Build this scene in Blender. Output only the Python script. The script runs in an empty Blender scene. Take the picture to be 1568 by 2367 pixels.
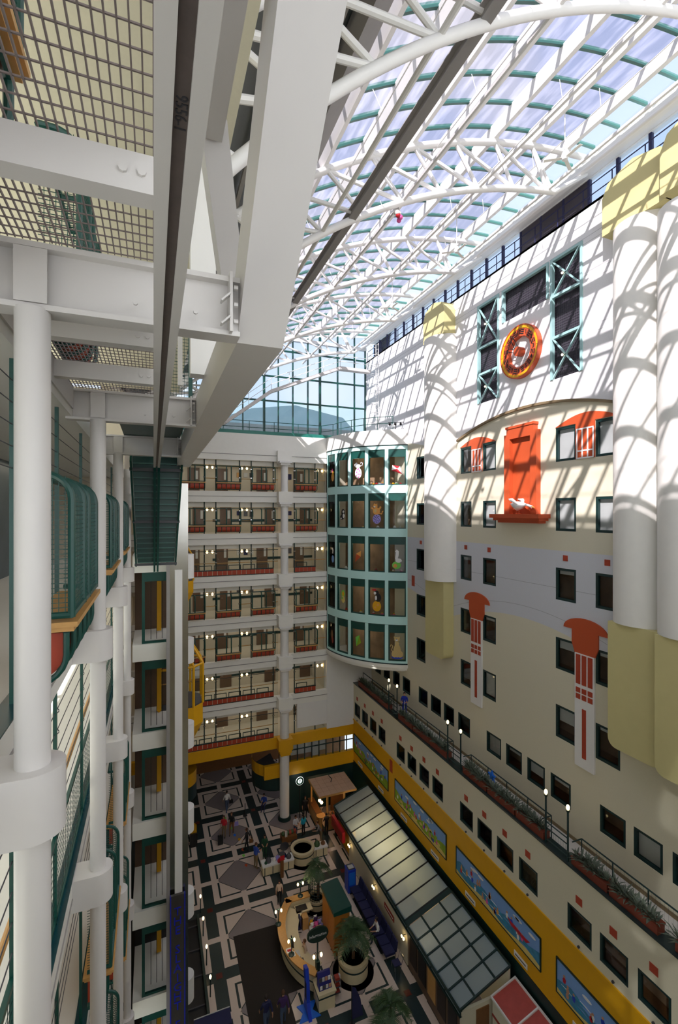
import bpy, math, random
from mathutils import Vector
random.seed(7)
sc = bpy.context.scene
COL = sc.collection
PI = math.pi

# ---------------------------------------------------------------- camera, sky, sun, exposure
cam_d = bpy.data.cameras.new('camera')
cam_d.sensor_fit = 'HORIZONTAL'; cam_d.sensor_width = 36.0
cam_d.lens = 1090.0 / 1568.0 * 36.0
cam_d.shift_y = 2.5 / 1568.0
cam_d.clip_start = 0.05; cam_d.clip_end = 500
cam = bpy.data.objects.new('camera', cam_d); COL.objects.link(cam)
cam.location = (0, 0, 24.5)
cam.rotation_euler = (PI / 2, 0, -math.radians(21.4835))
sc.camera = cam

world = bpy.data.worlds.new('sky'); sc.world = world; world.use_nodes = True
wn = world.node_tree; wn.nodes.clear()
w_out = wn.nodes.new('ShaderNodeOutputWorld'); w_bg = wn.nodes.new('ShaderNodeBackground')
w_tc = wn.nodes.new('ShaderNodeTexCoord'); w_sep = wn.nodes.new('ShaderNodeSeparateXYZ')
w_rmp = wn.nodes.new('ShaderNodeValToRGB'); w_noi = wn.nodes.new('ShaderNodeTexNoise')
w_mix = wn.nodes.new('ShaderNodeMixRGB'); w_cr = wn.nodes.new('ShaderNodeValToRGB')
w_rmp.color_ramp.elements[0].position = 0.0; w_rmp.color_ramp.elements[0].color = (0.86, 0.93, 1.0, 1)
w_rmp.color_ramp.elements[1].position = 0.85; w_rmp.color_ramp.elements[1].color = (0.50, 0.64, 1.0, 1)
w_noi.inputs['Scale'].default_value = 2.3; w_noi.inputs['Detail'].default_value = 5
w_cr.color_ramp.elements[0].position = 0.46; w_cr.color_ramp.elements[1].position = 0.66
w_mix.inputs['Color2'].default_value = (1.0, 1.0, 1.0, 1)
L = wn.links.new
L(w_tc.outputs['Generated'], w_sep.inputs[0]); L(w_sep.outputs['Z'], w_rmp.inputs[0])
L(w_tc.outputs['Generated'], w_noi.inputs['Vector']); L(w_noi.outputs['Fac'], w_cr.inputs[0])
L(w_cr.outputs[0], w_mix.inputs['Fac']); L(w_rmp.outputs[0], w_mix.inputs['Color1'])
L(w_mix.outputs[0], w_bg.inputs['Color']); L(w_bg.outputs[0], w_out.inputs['Surface'])
w_bg.inputs['Strength'].default_value = 1.0

sun_d = bpy.data.lights.new('sun', 'SUN'); sun_d.energy = 12.5; sun_d.angle = math.radians(0.6)
sun_d.color = (1.0, 0.96, 0.9)
sun = bpy.data.objects.new('sun', sun_d); COL.objects.link(sun)
sun.rotation_euler = Vector((1.0, 0.77, -0.99)).to_track_quat('-Z', 'Y').to_euler()
sun.location = (-20, -10, 60)

vs = sc.view_settings
vs.view_transform = 'Standard'; vs.look = 'None'; vs.gamma = 1.0; vs.use_curve_mapping = False
vs.exposure = 0.25
sc.cycles.use_denoising = True
sc.cycles.max_bounces = 7; sc.cycles.diffuse_bounces = 4; sc.cycles.glossy_bounces = 3; sc.cycles.transparent_max_bounces = 14
sc.cycles.use_adaptive_sampling = True; sc.cycles.adaptive_threshold = 0.1
sc.cycles.sample_clamp_indirect = 6.0

# ---------------------------------------------------------------- materials
def S(r, g, b):
    def f(c):
        c /= 255.0
        return c / 12.92 if c <= 0.04045 else ((c + 0.055) / 1.055) ** 2.4
    return (f(r), f(g), f(b), 1.0)
M = {}
def mat(name, col, rough=0.5, metal=0.0, var=0.06, scale=3.0, bump=0.0, emit=None, es=0.0, coat=0.0):
    m = bpy.data.materials.new(name); m.use_nodes = True
    nt = m.node_tree; b = nt.nodes['Principled BSDF']
    b.inputs['Roughness'].default_value = rough; b.inputs['Metallic'].default_value = metal
    if coat: b.inputs['Coat Weight'].default_value = coat
    if var > 0:
        tc = nt.nodes.new('ShaderNodeTexCoord'); nz = nt.nodes.new('ShaderNodeTexNoise')
        nz.inputs['Scale'].default_value = scale; nz.inputs['Detail'].default_value = 4
        mx = nt.nodes.new('ShaderNodeMixRGB')
        mx.inputs['Color1'].default_value = tuple(c * (1 - var) for c in col[:3]) + (1,)
        mx.inputs['Color2'].default_value = tuple(min(1, c * (1 + var)) for c in col[:3]) + (1,)
        nt.links.new(tc.outputs['Object'], nz.inputs['Vector']); nt.links.new(nz.outputs['Fac'], mx.inputs['Fac'])
        nt.links.new(mx.outputs[0], b.inputs['Base Color'])
        if bump:
            bp = nt.nodes.new('ShaderNodeBump'); bp.inputs['Strength'].default_value = bump
            bp.inputs['Distance'].default_value = 0.02
            nt.links.new(nz.outputs['Fac'], bp.inputs['Height']); nt.links.new(bp.outputs[0], b.inputs['Normal'])
    else:
        b.inputs['Base Color'].default_value = col
    if emit:
        b.inputs['Emission Color'].default_value = emit; b.inputs['Emission Strength'].default_value = es
        m.cycles.emission_sampling = 'NONE'
    M[name] = m
    return m
def glass(name, tint, refl=0.12, haze=0.0, hcol=(0.8, 0.8, 0.9, 1), streak=False, milk=0.0, mcol=(0.5, 0.6, 0.66, 1)):
    m = bpy.data.materials.new(name); m.use_nodes = True
    nt = m.node_tree; nt.nodes.clear()
    o = nt.nodes.new('ShaderNodeOutputMaterial'); t = nt.nodes.new('ShaderNodeBsdfTransparent')
    t.inputs[0].default_value = tint
    g = nt.nodes.new('ShaderNodeBsdfGlossy'); g.inputs['Roughness'].default_value = 0.02
    g.inputs['Color'].default_value = (0.9, 0.95, 1, 1)
    lw = nt.nodes.new('ShaderNodeLayerWeight'); lw.inputs['Blend'].default_value = refl
    mx = nt.nodes.new('ShaderNodeMixShader'); nt.links.new(lw.outputs['Fresnel'], mx.inputs[0])
    base = t.outputs[0]
    if haze:
        tr = nt.nodes.new('ShaderNodeBsdfTranslucent'); tr.inputs[0].default_value = hcol
        m2 = nt.nodes.new('ShaderNodeMixShader'); m2.inputs[0].default_value = haze
        if streak:
            g2 = nt.nodes.new('ShaderNodeNewGeometry'); mp_ = nt.nodes.new('ShaderNodeMapping'); mp_.inputs['Scale'].default_value = (2.2, 0.5, 1.0)
            n2 = nt.nodes.new('ShaderNodeTexNoise'); n2.inputs['Scale'].default_value = 1.4; n2.inputs['Detail'].default_value = 3
            r2 = nt.nodes.new('ShaderNodeMapRange'); r2.inputs['From Min'].default_value = 0.42; r2.inputs['From Max'].default_value = 0.72
            r2.inputs['To Min'].default_value = haze * 0.4; r2.inputs['To Max'].default_value = haze * 3.2
            nt.links.new(g2.outputs['Position'], mp_.inputs['Vector']); nt.links.new(mp_.outputs[0], n2.inputs['Vector'])
            nt.links.new(n2.outputs['Fac'], r2.inputs['Value']); nt.links.new(r2.outputs[0], m2.inputs[0])
        nt.links.new(base, m2.inputs[1]); nt.links.new(tr.outputs[0], m2.inputs[2]); base = m2.outputs[0]
    if milk:
        df = nt.nodes.new('ShaderNodeBsdfDiffuse'); df.inputs[0].default_value = mcol
        m3 = nt.nodes.new('ShaderNodeMixShader'); m3.inputs[0].default_value = milk
        nt.links.new(base, m3.inputs[1]); nt.links.new(df.outputs[0], m3.inputs[2]); base = m3.outputs[0]
    nt.links.new(base, mx.inputs[1]); nt.links.new(g.outputs[0], mx.inputs[2]); nt.links.new(mx.outputs[0], o.inputs[0])
    M[name] = m
    return m
mat('white', S(232, 230, 226), 0.45, var=0.03)
mat('steel_white', S(208, 204, 200), 0.4, var=0.05, scale=1.2)
mat('fascia', S(238, 236, 227), 0.55, var=0.03)
mat('cream', S(216, 209, 184), 0.7, var=0.04, scale=20, bump=0.1)
mat('corridor', S(196, 186, 165), 0.7, var=0.04)
mat('greywhite', S(203, 204, 209), 0.6, var=0.03)
mat('green', S(16, 70, 62), 0.35, var=0.05)
mat('green_dark', S(12, 44, 42), 0.45, var=0.08)
mat('green_mull', S(52, 98, 90), 0.4, var=0.06)
mat('teal', S(198, 240, 234), 0.5, var=0.03)
mat('teal_frame', S(158, 194, 192), 0.4, var=0.04)
mat('orange', S(188, 78, 38), 0.5, var=0.05)
mat('rust', S(172, 64, 38), 0.55, var=0.08, scale=6)
mat('brick_red', S(150, 52, 38), 0.6, var=0.1, scale=5)
mat('yellow', S(222, 164, 8), 0.45, var=0.05)
mat('yellow_pale', S(205, 194, 138), 0.6, var=0.04)
mat('wood', S(196, 148, 84), 0.45, var=0.14, scale=9)
mat('wood_dark', S(120, 78, 40), 0.5, var=0.2, scale=6)
mat('door_brown', S(98, 76, 58), 0.5, var=0.1)
mat('black', S(20, 20, 22), 0.5, var=0.1)
mat('dark_grey', S(70, 70, 74), 0.5, var=0.1)
mat('grating', S(128, 116, 112), 0.55, 0.3, var=0.15, scale=30)
mat('steel', S(190, 188, 182), 0.22, 1.0, var=0.12, scale=1.5)
mat('chrome', S(200, 200, 205), 0.15, 1.0, var=0.0)
mat('grey_beam', S(150, 146, 142), 0.5, var=0.06)
mat('mesh_dark', S(62, 56, 66), 0.5, 0.2, var=0.3, scale=1.3)
mat('room', S(150, 120, 92), 0.9, var=0.5, scale=1.7)
mat('room_dark', S(50, 40, 34), 0.9, var=0.5, scale=1.2)
mat('blind', S(196, 196, 192), 0.8, var=0.05)
mat('roof_opaque', S(84, 88, 84), 0.6, var=0.15)
mat('floor_dark', S(44, 58, 58), 0.25, var=0.2, scale=40)
mat('floor_light', S(214, 197, 182), 0.28, var=0.12, scale=60)
mat('floor_grey', S(136, 126, 124), 0.28, var=0.15, scale=60)
mat('floor_red', S(92, 36, 28), 0.3, var=0.1)
mat('carpet', S(44, 38, 32), 0.95, var=0.15, scale=30)
mat('left_floor', S(205, 200, 192), 0.3, var=0.06)
mat('left_slab', S(222, 220, 212), 0.35, var=0.03)
mat('green_band', S(34, 118, 104), 0.35, var=0.08)
mat('nb_wall', S(84, 98, 110), 0.6, var=0.15, scale=0.5)
mat('tile_green', S(14, 62, 68), 0.25, var=0.15, scale=20)
mat('mulch', S(40, 30, 22), 0.95, var=0.4, scale=25)
mat('leaf', S(58, 84, 48), 0.5, var=0.35, scale=4)
mat('leaf_grey', S(92, 102, 86), 0.55, var=0.4, scale=5)
mat('trunk', S(88, 62, 40), 0.8, var=0.3, scale=12)
mat('mural_grass', S(140, 172, 40), 0.7, var=0.5, scale=3)
mat('mural_sea', S(60, 130, 165), 0.6, var=0.5, scale=4)
mat('terracotta', S(122, 56, 38), 0.6, var=0.12)
mat('planter_cream', S(212, 198, 160), 0.55, var=0.06)
mat('navy', S(28, 32, 74), 0.7, var=0.15)
mat('blue', S(24, 62, 190), 0.4, var=0.08)
mat('bright_blue', S(30, 110, 220), 0.4, var=0.08)
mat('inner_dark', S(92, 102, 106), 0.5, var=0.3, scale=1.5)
mat('sign_board', S(66, 62, 58), 0.4, var=0.05)
mat('neon_blue', S(24, 38, 190), 0.4, var=0.0)
mat('purple', S(66, 40, 90), 0.8, var=0.1)
mat('red', S(190, 24, 38), 0.5, var=0.05)
mat('pink', S(226, 90, 160), 0.6, var=0.1)
mat('roof_pink', S(205, 172, 146), 0.7, var=0.08)
mat('awning_red', S(176, 72, 62), 0.5, var=0.2, scale=4)
mat('skin', S(190, 140, 110), 0.6, var=0.05)
mat('hair', S(38, 26, 20), 0.7, var=0.2)
mat('hair_brown', S(84, 52, 30), 0.7, var=0.2)
mat('turquoise', S(30, 160, 190), 0.7, var=0.05)
mat('khaki', S(126, 108, 78), 0.8, var=0.1)
mat('denim', S(70, 84, 110), 0.8, var=0.12)
mat('apron', S(24, 70, 44), 0.8, var=0.1)
mat('sky_blue', S(120, 160, 215), 0.6, var=0.12, scale=2)
mat('grass', S(140, 170, 30), 0.7, var=0.25, scale=3)
mat('sand', S(220, 196, 110), 0.7, var=0.15, scale=3)
mat('sea', S(50, 130, 150), 0.6, var=0.3, scale=2)
mat('pale_orange', S(226, 160, 80), 0.6, var=0.08)
mat('lilac', S(160, 150, 220), 0.6, var=0.1)
mat('lime', S(120, 205, 80), 0.6, var=0.08)
mat('tan', S(206, 178, 116), 0.6, var=0.06)
mat('bulb', (1, 0.8, 0.45, 1), 0.4, var=0.0, emit=(1, 0.72, 0.34, 1), es=4.0)
mat('bulb_soft', (1, 0.9, 0.7, 1), 0.4, var=0.0, emit=(1, 0.86, 0.6, 1), es=2.0)
mat('sign_light', S(235, 238, 236), 0.4, var=0.0, emit=(0.9, 0.95, 0.95, 1), es=1.0)
mat('sign_green', S(10, 96, 70), 0.5, var=0.0)
mat('sign_oval', S(22, 46, 36), 0.5, var=0.05)
mat('wood_orange', S(176, 112, 40), 0.5, var=0.15, scale=5)
mat('navy_blue', S(34, 36, 110), 0.5, var=0.08)
mat('blue_shirt', S(50, 80, 170), 0.8, var=0.08)
mat('blue_overall', S(28, 48, 160), 0.8, var=0.08)
mat('skin_light', S(205, 180, 160), 0.7, var=0.05)
glass('pane', (0.92, 0.93, 0.93, 1), 0.16)
glass('pane_teal', (0.80, 0.90, 0.92, 1), 0.18)
glass('clear', (0.93, 0.95, 0.95, 1), 0.10)
glass('sky_pane', (0.58, 0.56, 0.63, 1), 0.10, haze=0.06, hcol=(0.62, 0.60, 0.74, 1), streak=True)
glass('clear_pane', (0.86, 0.92, 0.98, 1), 0.10, haze=0.05)
glass('frosted', (0.8, 0.84, 0.9, 1), 0.1, haze=0.95, hcol=(0.75, 0.77, 0.8, 1))
glass('shop_pane', (0.5, 0.6, 0.66, 1), 0.12, haze=0.5, hcol=(0.56, 0.66, 0.72, 1), milk=0.4, mcol=(0.42, 0.55, 0.62, 1))

# ---------------------------------------------------------------- mesh builder and object helpers
WL = {}
def wloc(o):
    return WL.get(o.name, Vector((0, 0, 0))) if o else Vector((0, 0, 0))
def link(o, parent=None):
    COL.objects.link(o)
    if parent: o.parent = parent
    return o
class MB:
    def __init__(s): s.v = []; s.f = []; s.m = []; s.k = 0
    def add(s, vs_, fs):
        n = len(s.v); s.v += [tuple(p) for p in vs_]
        for f in fs: s.f.append(tuple(i + n for i in f)); s.m.append(s.k)
        return s
    def box(s, x0, x1, y0, y1, z0, z1):
        return s.add([(x0, y0, z0), (x1, y0, z0), (x1, y1, z0), (x0, y1, z0), (x0, y0, z1), (x1, y0, z1), (x1, y1, z1), (x0, y1, z1)],
                     [(0, 3, 2, 1), (4, 5, 6, 7), (0, 1, 5, 4), (1, 2, 6, 5), (2, 3, 7, 6), (3, 0, 4, 7)])
    def quad(s, a, b, c, d): return s.add([a, b, c, d], [(0, 1, 2, 3)])
    def poly(s, pts): return s.add(pts, [tuple(range(len(pts)))])
    def tube(s, p, q, r, n=8, r2=None, caps=True):
        p = Vector(p); q = Vector(q); d = q - p
        if d.length < 1e-6: return s
        d.normalize(); u = d.orthogonal().normalized(); w = d.cross(u); r2 = r if r2 is None else r2
        A = [p + (u * math.cos(2 * PI * i / n) + w * math.sin(2 * PI * i / n)) * r for i in range(n)]
        B = [q + (u * math.cos(2 * PI * i / n) + w * math.sin(2 * PI * i / n)) * r2 for i in range(n)]
        fs = [(i, (i + 1) % n, n + (i + 1) % n, n + i) for i in range(n)]
        if caps: fs += [tuple(range(n - 1, -1, -1)), tuple(range(n, 2 * n))]
        return s.add(A + B, fs)
    def path(s, pts, r, n=8, closed=False):
        P = [Vector(p) for p in pts]; N = len(P); vs_ = []; ref = None
        for i in range(N):
            a = P[(i - 1) % N] if (closed or i > 0) else P[i]
            b = P[(i + 1) % N] if (closed or i < N - 1) else P[i]
            d = (b - a).normalized()
            if ref is None: u = d.orthogonal().normalized()
            else:
                u = ref - d * ref.dot(d)
                u = u.normalized() if u.length > 1e-5 else d.orthogonal().normalized()
            ref = u; w = d.cross(u); rr = r[i] if isinstance(r, (list, tuple)) else r
            vs_ += [P[i] + (u * math.cos(2 * PI * k / n) + w * math.sin(2 * PI * k / n)) * rr for k in range(n)]
        fs = []
        for i in range(N if closed else N - 1):
            j = (i + 1) % N
            fs += [(i * n + k, i * n + (k + 1) % n, j * n + (k + 1) % n, j * n + k) for k in range(n)]
        if not closed: fs += [tuple(range(n - 1, -1, -1)), tuple(range((N - 1) * n, N * n))]
        return s.add(vs_, fs)
    def beam(s, p, q, w, h, up=(0, 0, 1)):
        p = Vector(p); q = Vector(q); d = (q - p).normalized(); up = Vector(up)
        r = d.cross(up)
        if r.length < 1e-4: r = d.orthogonal()
        r.normalize(); u = r.cross(d).normalized(); r *= w / 2; u *= h / 2
        return s.add([p - r - u, p + r - u, p + r + u, p - r + u, q - r - u, q + r - u, q + r + u, q - r + u],
                     [(0, 1, 2, 3), (7, 6, 5, 4), (0, 4, 5, 1), (1, 5, 6, 2), (2, 6, 7, 3), (3, 7, 4, 0)])
    def ibeam(s, p, q, w, h, up=(0, 0, 1), tf=0.03, tw=0.03):
        p = Vector(p); q = Vector(q); d = (q - p).normalized(); r = d.cross(Vector(up)).normalized(); u = r.cross(d)
        s.beam(p + u * (h / 2 - tf / 2), q + u * (h / 2 - tf / 2), w, tf, u)
        s.beam(p - u * (h / 2 - tf / 2), q - u * (h / 2 - tf / 2), w, tf, u)
        return s.beam(p, q, tw, h - 2 * tf, u)
    def lathe(s, prof, c=(0, 0, 0), n=24, a0=0.0, a1=2 * PI):
        full = abs(a1 - a0 - 2 * PI) < 1e-6; k = n if full else n + 1; vs_ = []
        for r, z in prof:
            for i in range(k):
                a = a0 + (a1 - a0) * i / n
                vs_.append((c[0] + r * math.cos(a), c[1] + r * math.sin(a), c[2] + z))
        fs = []
        for j in range(len(prof) - 1):
            for i in range(n):
                i2 = (i + 1) % k
                fs.append((j * k + i, j * k + i2, (j + 1) * k + i2, (j + 1) * k + i))
        if full:
            if prof[0][0] > 1e-4: fs.append(tuple(range(k - 1, -1, -1)))
            if prof[-1][0] > 1e-4: fs.append(tuple(range((len(prof) - 1) * k, len(prof) * k)))
        return s.add(vs_, fs)
    def ball(s, c, rx, ry=None, rz=None, n=12, m=8):
        ry = rx if ry is None else ry; rz = rx if rz is None else rz; vs_ = []
        for j in range(m + 1):
            t = -PI / 2 + PI * j / m
            for i in range(n):
                a = 2 * PI * i / n
                vs_.append((c[0] + rx * math.cos(t) * math.cos(a), c[1] + ry * math.cos(t) * math.sin(a), c[2] + rz * math.sin(t)))
        return s.add(vs_, [(j * n + i, j * n + (i + 1) % n, (j + 1) * n + (i + 1) % n, (j + 1) * n + i) for j in range(m) for i in range(n)])
    def prism(s, poly, axis, d0, d1):
        def P(a, b, d):
            return (d, a, b) if axis == 'x' else ((a, d, b) if axis == 'y' else (a, b, d))
        n = len(poly)
        vs_ = [P(a, b, d0) for a, b in poly] + [P(a, b, d1) for a, b in poly]
        return s.add(vs_, [tuple(range(n)), tuple(range(2 * n - 1, n - 1, -1))] + [(i, n + i, n + (i + 1) % n, (i + 1) % n) for i in range(n)])
    def mesh(s, name, mats, org=(0, 0, 0), smooth=False):
        me = bpy.data.meshes.new(name); ox, oy, oz = org
        me.from_pydata([(x - ox, y - oy, z - oz) for x, y, z in s.v], [], s.f)
        for m in (mats if isinstance(mats, (list, tuple)) else [mats]): me.materials.append(M[m] if isinstance(m, str) else m)
        if any(s.m): me.polygons.foreach_set('material_index', s.m)
        if smooth:
            me.polygons.foreach_set('use_smooth', [True] * len(me.polygons))
            try: me.set_sharp_from_angle(angle=math.radians(40))
            except Exception: pass
        me.update()
        return me
    def build(s, name, mats, parent=None, smooth=False, org=None):
        base = wloc(parent)
        o3 = Vector(org) if org else base
        me = s.mesh(name, mats, o3, smooth)
        o = bpy.data.objects.new(name, me); link(o, parent)
        o.location = o3 - base; WL[o.name] = Vector(o3)
        return o
def prop(o, label=None, cat=None, group=None, kind=None):
    if label: o['label'] = label
    if cat: o['category'] = cat
    if group: o['group'] = group
    if kind: o['kind'] = kind
    return o
def thing(name, label, cat, loc=(0, 0, 0), rz=0.0, group=None, kind=None):
    o = bpy.data.objects.new(name, None); link(o); o.location = loc; o.rotation_euler = (0, 0, rz)
    o.empty_display_size = 0.1
    WL[o.name] = Vector(loc) if not rz else Vector((0, 0, 0))
    return prop(o, label, cat, group, kind)
def struct(name, label=None, loc=(0, 0, 0)):
    return thing(name, label, None, loc, kind='structure')
def inst(name, me, parent, loc=(0, 0, 0), rot=(0, 0, 0), scale=None):
    o = bpy.data.objects.new(name, me); link(o, parent); o.location = loc; o.rotation_euler = rot
    if scale: o.scale = scale
    return o
def copy_tree(o, parent=None):
    c = o.copy(); COL.objects.link(c); c.parent = parent
    for ch in list(o.children): copy_tree(ch, c)
    return c
def text_mesh(body, size, depth=0.01, spacing=1.0):
    cu = bpy.data.curves.new('lettering', 'FONT'); cu.body = body; cu.size = size; cu.extrude = depth
    cu.align_x = 'CENTER'; cu.align_y = 'CENTER'; cu.space_character = spacing; cu.resolution_u = 2
    t = bpy.data.objects.new('lettering', cu); COL.objects.link(t)
    me = bpy.data.meshes.new_from_object(t.evaluated_get(bpy.context.evaluated_depsgraph_get()))
    bpy.data.objects.remove(t); bpy.data.curves.remove(cu)
    me.name = 'lettering'
    return me
def lettering(body, size, m, parent, loc, rot, name='lettering', depth=0.01):
    me = text_mesh(body, size, depth); me.materials.clear(); me.materials.append(M[m])
    return inst(name, me, parent, loc, rot)
def wall_x(mb, x, y0, y1, z0, z1, holes, depth=0.25):
    """wall face on plane x looking towards -x, with rectangular openings and their reveals"""
    ys = sorted({y0, y1} | {h[0] for h in holes} | {h[1] for h in holes})
    zs = sorted({z0, z1} | {h[2] for h in holes} | {h[3] for h in holes})
    ys = [y for y in ys if y0 <= y <= y1]; zs = [z for z in zs if z0 <= z <= z1]
    for i in range(len(ys) - 1):
        cy = (ys[i] + ys[i + 1]) / 2; run = None
        for j in range(len(zs) - 1):
            cz = (zs[j] + zs[j + 1]) / 2
            hole = any(h[0] < cy < h[1] and h[2] < cz < h[3] for h in holes)
            if not hole and run is None: run = zs[j]
            if hole and run is not None:
                mb.quad((x, ys[i + 1], run), (x, ys[i], run), (x, ys[i], zs[j]), (x, ys[i + 1], zs[j])); run = None
        if run is not None:
            mb.quad((x, ys[i + 1], run), (x, ys[i], run), (x, ys[i], zs[-1]), (x, ys[i + 1], zs[-1]))
    for a, b, c, d in holes:
        X = x + depth
        mb.quad((x, a, c), (X, a, c), (X, a, d), (x, a, d)); mb.quad((x, b, c), (x, b, d), (X, b, d), (X, b, c))
        mb.quad((x, a, c), (x, b, c), (X, b, c), (X, a, c)); mb.quad((x, a, d), (X, a, d), (X, b, d), (x, b, d))
def ring_x(mb, x0, x1, a, b, c, d, t):
    mb.box(x0, x1, a, a + t, c, d); mb.box(x0, x1, b - t, b, c, d)
    mb.box(x0, x1, a + t, b - t, c, c + t); mb.box(x0, x1, a + t, b - t, d - t, d)

# ================================================================ the setting
LV = [26.2, 22.92, 19.64, 16.36, 13.08, 9.8, 6.52]          # gallery floor levels

# ---------------------------------------------------------------- ground floor with inlaid stone pattern
floor = MB().box(-6, 17, -3, 50, -0.3, 0).build('floor', 'floor_dark'); prop(floor, kind='structure')
H = 0.008
def flat(poly): return MB().prism(poly, 'z', 0.0, H)
me_dia = flat([(1.48, 0), (0, 1.48), (-1.48, 0), (0, -1.48)]).mesh('diamond_tile', 'floor_grey')
me_tri = flat([(1.40, 1.40), (0.16, 1.40), (0.08, 1.46), (1.46, 0.08), (1.40, 0.16)]).mesh('corner_tile', 'floor_light')
me_bor = flat([(1.52, -1.52), (1.88, -1.88), (1.88, 1.88), (1.52, 1.52)]).mesh('border_tile', 'floor_light')
me_bri = flat([(-0.17, -0.35), (0.17, -0.35), (0.17, 0.35), (-0.17, 0.35)]).mesh('bridge_tile', 'floor_light')
me_tip = flat([(-0.17, 1.40), (0.17, 1.40), (0.17, 1.52), (-0.17, 1.52)]).mesh('tip_tile', 'floor_light')
me_red = flat([(-0.16, -0.16), (0.16, -0.16), (0.16, 0.16), (-0.16, 0.16)]).mesh('red_tile', 'floor_red')
for i in range(4):
    for j in range(7):
        cx, cy = 1.03 + 4.42 * i, 18.91 + 4.42 * j
        inst('diamond_tile', me_dia, floor, (cx, cy, 0))
        for k in range(4):
            inst('corner_tile', me_tri, floor, (cx, cy, 0), (0, 0, k * PI / 2))
            inst('border_tile', me_bor, floor, (cx, cy, 0), (0, 0, k * PI / 2))
            inst('tip_tile', me_tip, floor, (cx, cy, 0), (0, 0, k * PI / 2))
        inst('bridge_tile', me_bri, floor, (cx, cy + 2.21, 0))
        inst('bridge_tile', me_bri, floor, (cx + 2.21, cy, 0), (0, 0, PI / 2))
        inst('red_tile', me_red, floor, (cx + 2.21, cy + 2.21, 0))

# ---------------------------------------------------------------- right side: lower wall with windows and the yellow mural band
W1 = 15.9; W2 = 17.6
me_cache = {}
def window_x(parent, x, a, b, c, d, blind=0.0, fr=0.1, mullion=False, pane='pane', depth=0.16):
    f = MB(); ring_x(f, x + 0.02, x + depth - 0.01, a, b, c, d, fr)
    if mullion: f.box(x + 0.05, x + depth - 0.04, (a + b) / 2 - 0.03, (a + b) / 2 + 0.03, c + fr, d - fr)
    o = f.build('window', 'green_dark', parent)
    MB().box(x + depth - 0.06, x + depth - 0.05, a + fr, b - fr, c + fr, d - fr).build('pane', pane, o)
    if blind > 0:
        MB().box(x + depth + 0.02, x + depth + 0.04, a + 0.02, b - 0.02, d - (d - c) * blind, d - 0.01).build('blind', 'blind', o)
    return o
low_w = []
for base in (36.79, 29.36, 22.0, 14.66):
    for k in range(4):
        a = base - 1.165 - 1.52 * k
        if a > 8.5: low_w.append((a, a + 1.165, 7.38, 8.48))
wl = MB(); wall_x(wl, W1, -2.0, 37.2, 6.95, 10.0, low_w)
wall_rl = wl.build('wall_right', 'cream'); prop(wall_rl, kind='structure')
random.seed(3)
for (a, b, c, d) in low_w:
    window_x(wall_rl, W1, a, b, c, d, random.choice([0, 0, 0, 0.25]))
    MB().box(W1 - 0.02, W1, (a + b) / 2 - 0.15, (a + b) / 2 + 0.15, 8.78, 9.08).build('red_tile', 'rust', wall_rl)
    MB().tube((W1 - 0.06, (a + b) / 2, 7.1), (W1, (a + b) / 2, 7.1), 0.05, 8).build('sprinkler_head', 'dark_grey', wall_rl)
MB().box(W1 + 0.75, W1 + 0.85, -2, 37.2, 6.95, 9.7).build('room_wall', 'room', wall_rl)
MB().box(W1 + 0.17, W1 + 0.8, -2, 37.2, 7.2, 7.3).build('room_sill', 'wood_dark', wall_rl)
MB().box(W1, W1 + 0.6, -2, 37.2, 3.45, 6.95).build('yellow_band', 'yellow', wall_rl)
MB().box(W1 - 0.06, W1 + 0.6, -2, 37.2, 6.88, 6.98).build('yellow_moulding', 'yellow', wall_rl)
MB().box(W1 - 0.02, W1 + 0.6, -2, 37.2, 0.0, 3.45).build('green_base', 'green_dark', wall_rl)
MB().box(W1 - 0.03, W1, 29.95, 30.35, 5.9, 6.75).build('red_tile', 'rust', wall_rl)

# terrace on top of the lower wall
ter = struct('terrace', None, (16.8, 18, 9.8))
MB().box(W1 + 0.02, W2 + 0.3, -2, 37.2, 9.5, 9.8).build('terrace_floor', 'left_floor', ter)
MB().box(W1 - 0.05, 16.45, -2, 37.2, 10.0, 10.08).build('coping', 'floor_dark', ter)
MB().box(W1 + 0.02, 16.42, -2, 37.2, 9.8, 10.0).build('kerb', 'fascia', ter)
MB().box(W2 - 0.04, W2, -2, 37.2, 9.8, 9.95).build('skirting', 'khaki', ter)

# ---------------------------------------------------------------- right side: upper wall
wins = []   # (y0, y1, z0, z1, blind)
for (a, b) in ((23.2, 24.28), (21.05, 22.17), (15.75, 16.9), (13.6, 14.75)):
    for (c, d) in ((26.9, 28.48), (23.67, 25.2), (20.45, 21.95), (17.22, 18.7), (14.03, 15.55)):
        wins.append((a, b, c, d))
for (a, b) in ((28.3, 29.5),):
    for (c, d) in ((26.95, 28.5), (23.67, 25.2), (20.45, 21.95), (17.22, 18.7), (14.03, 15.6)):
        wins.append((a, b, c, d))
rowf = [(28.02, 29.22), (26.39, 27.64), (24.95, 26.09), (23.34, 24.54), (20.63, 21.85), (19.08, 20.26), (17.55, 18.72), (16.03, 17.21),
        (13.36, 14.54), (11.88, 13.03), (10.35, 11.54), (8.85, 10.05), (30.4, 31.55), (32.0, 33.1), (33.6, 34.7), (35.2, 36.3)]
for (a, b) in rowf: wins.append((a, b, 11.03, 12.18))
screens = [(20.77, 22.61, 30.83, 36.5), (17.3, 20.53, 34.76, 36.5), (15.38, 17.18, 30.8, 36.5)]

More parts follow.
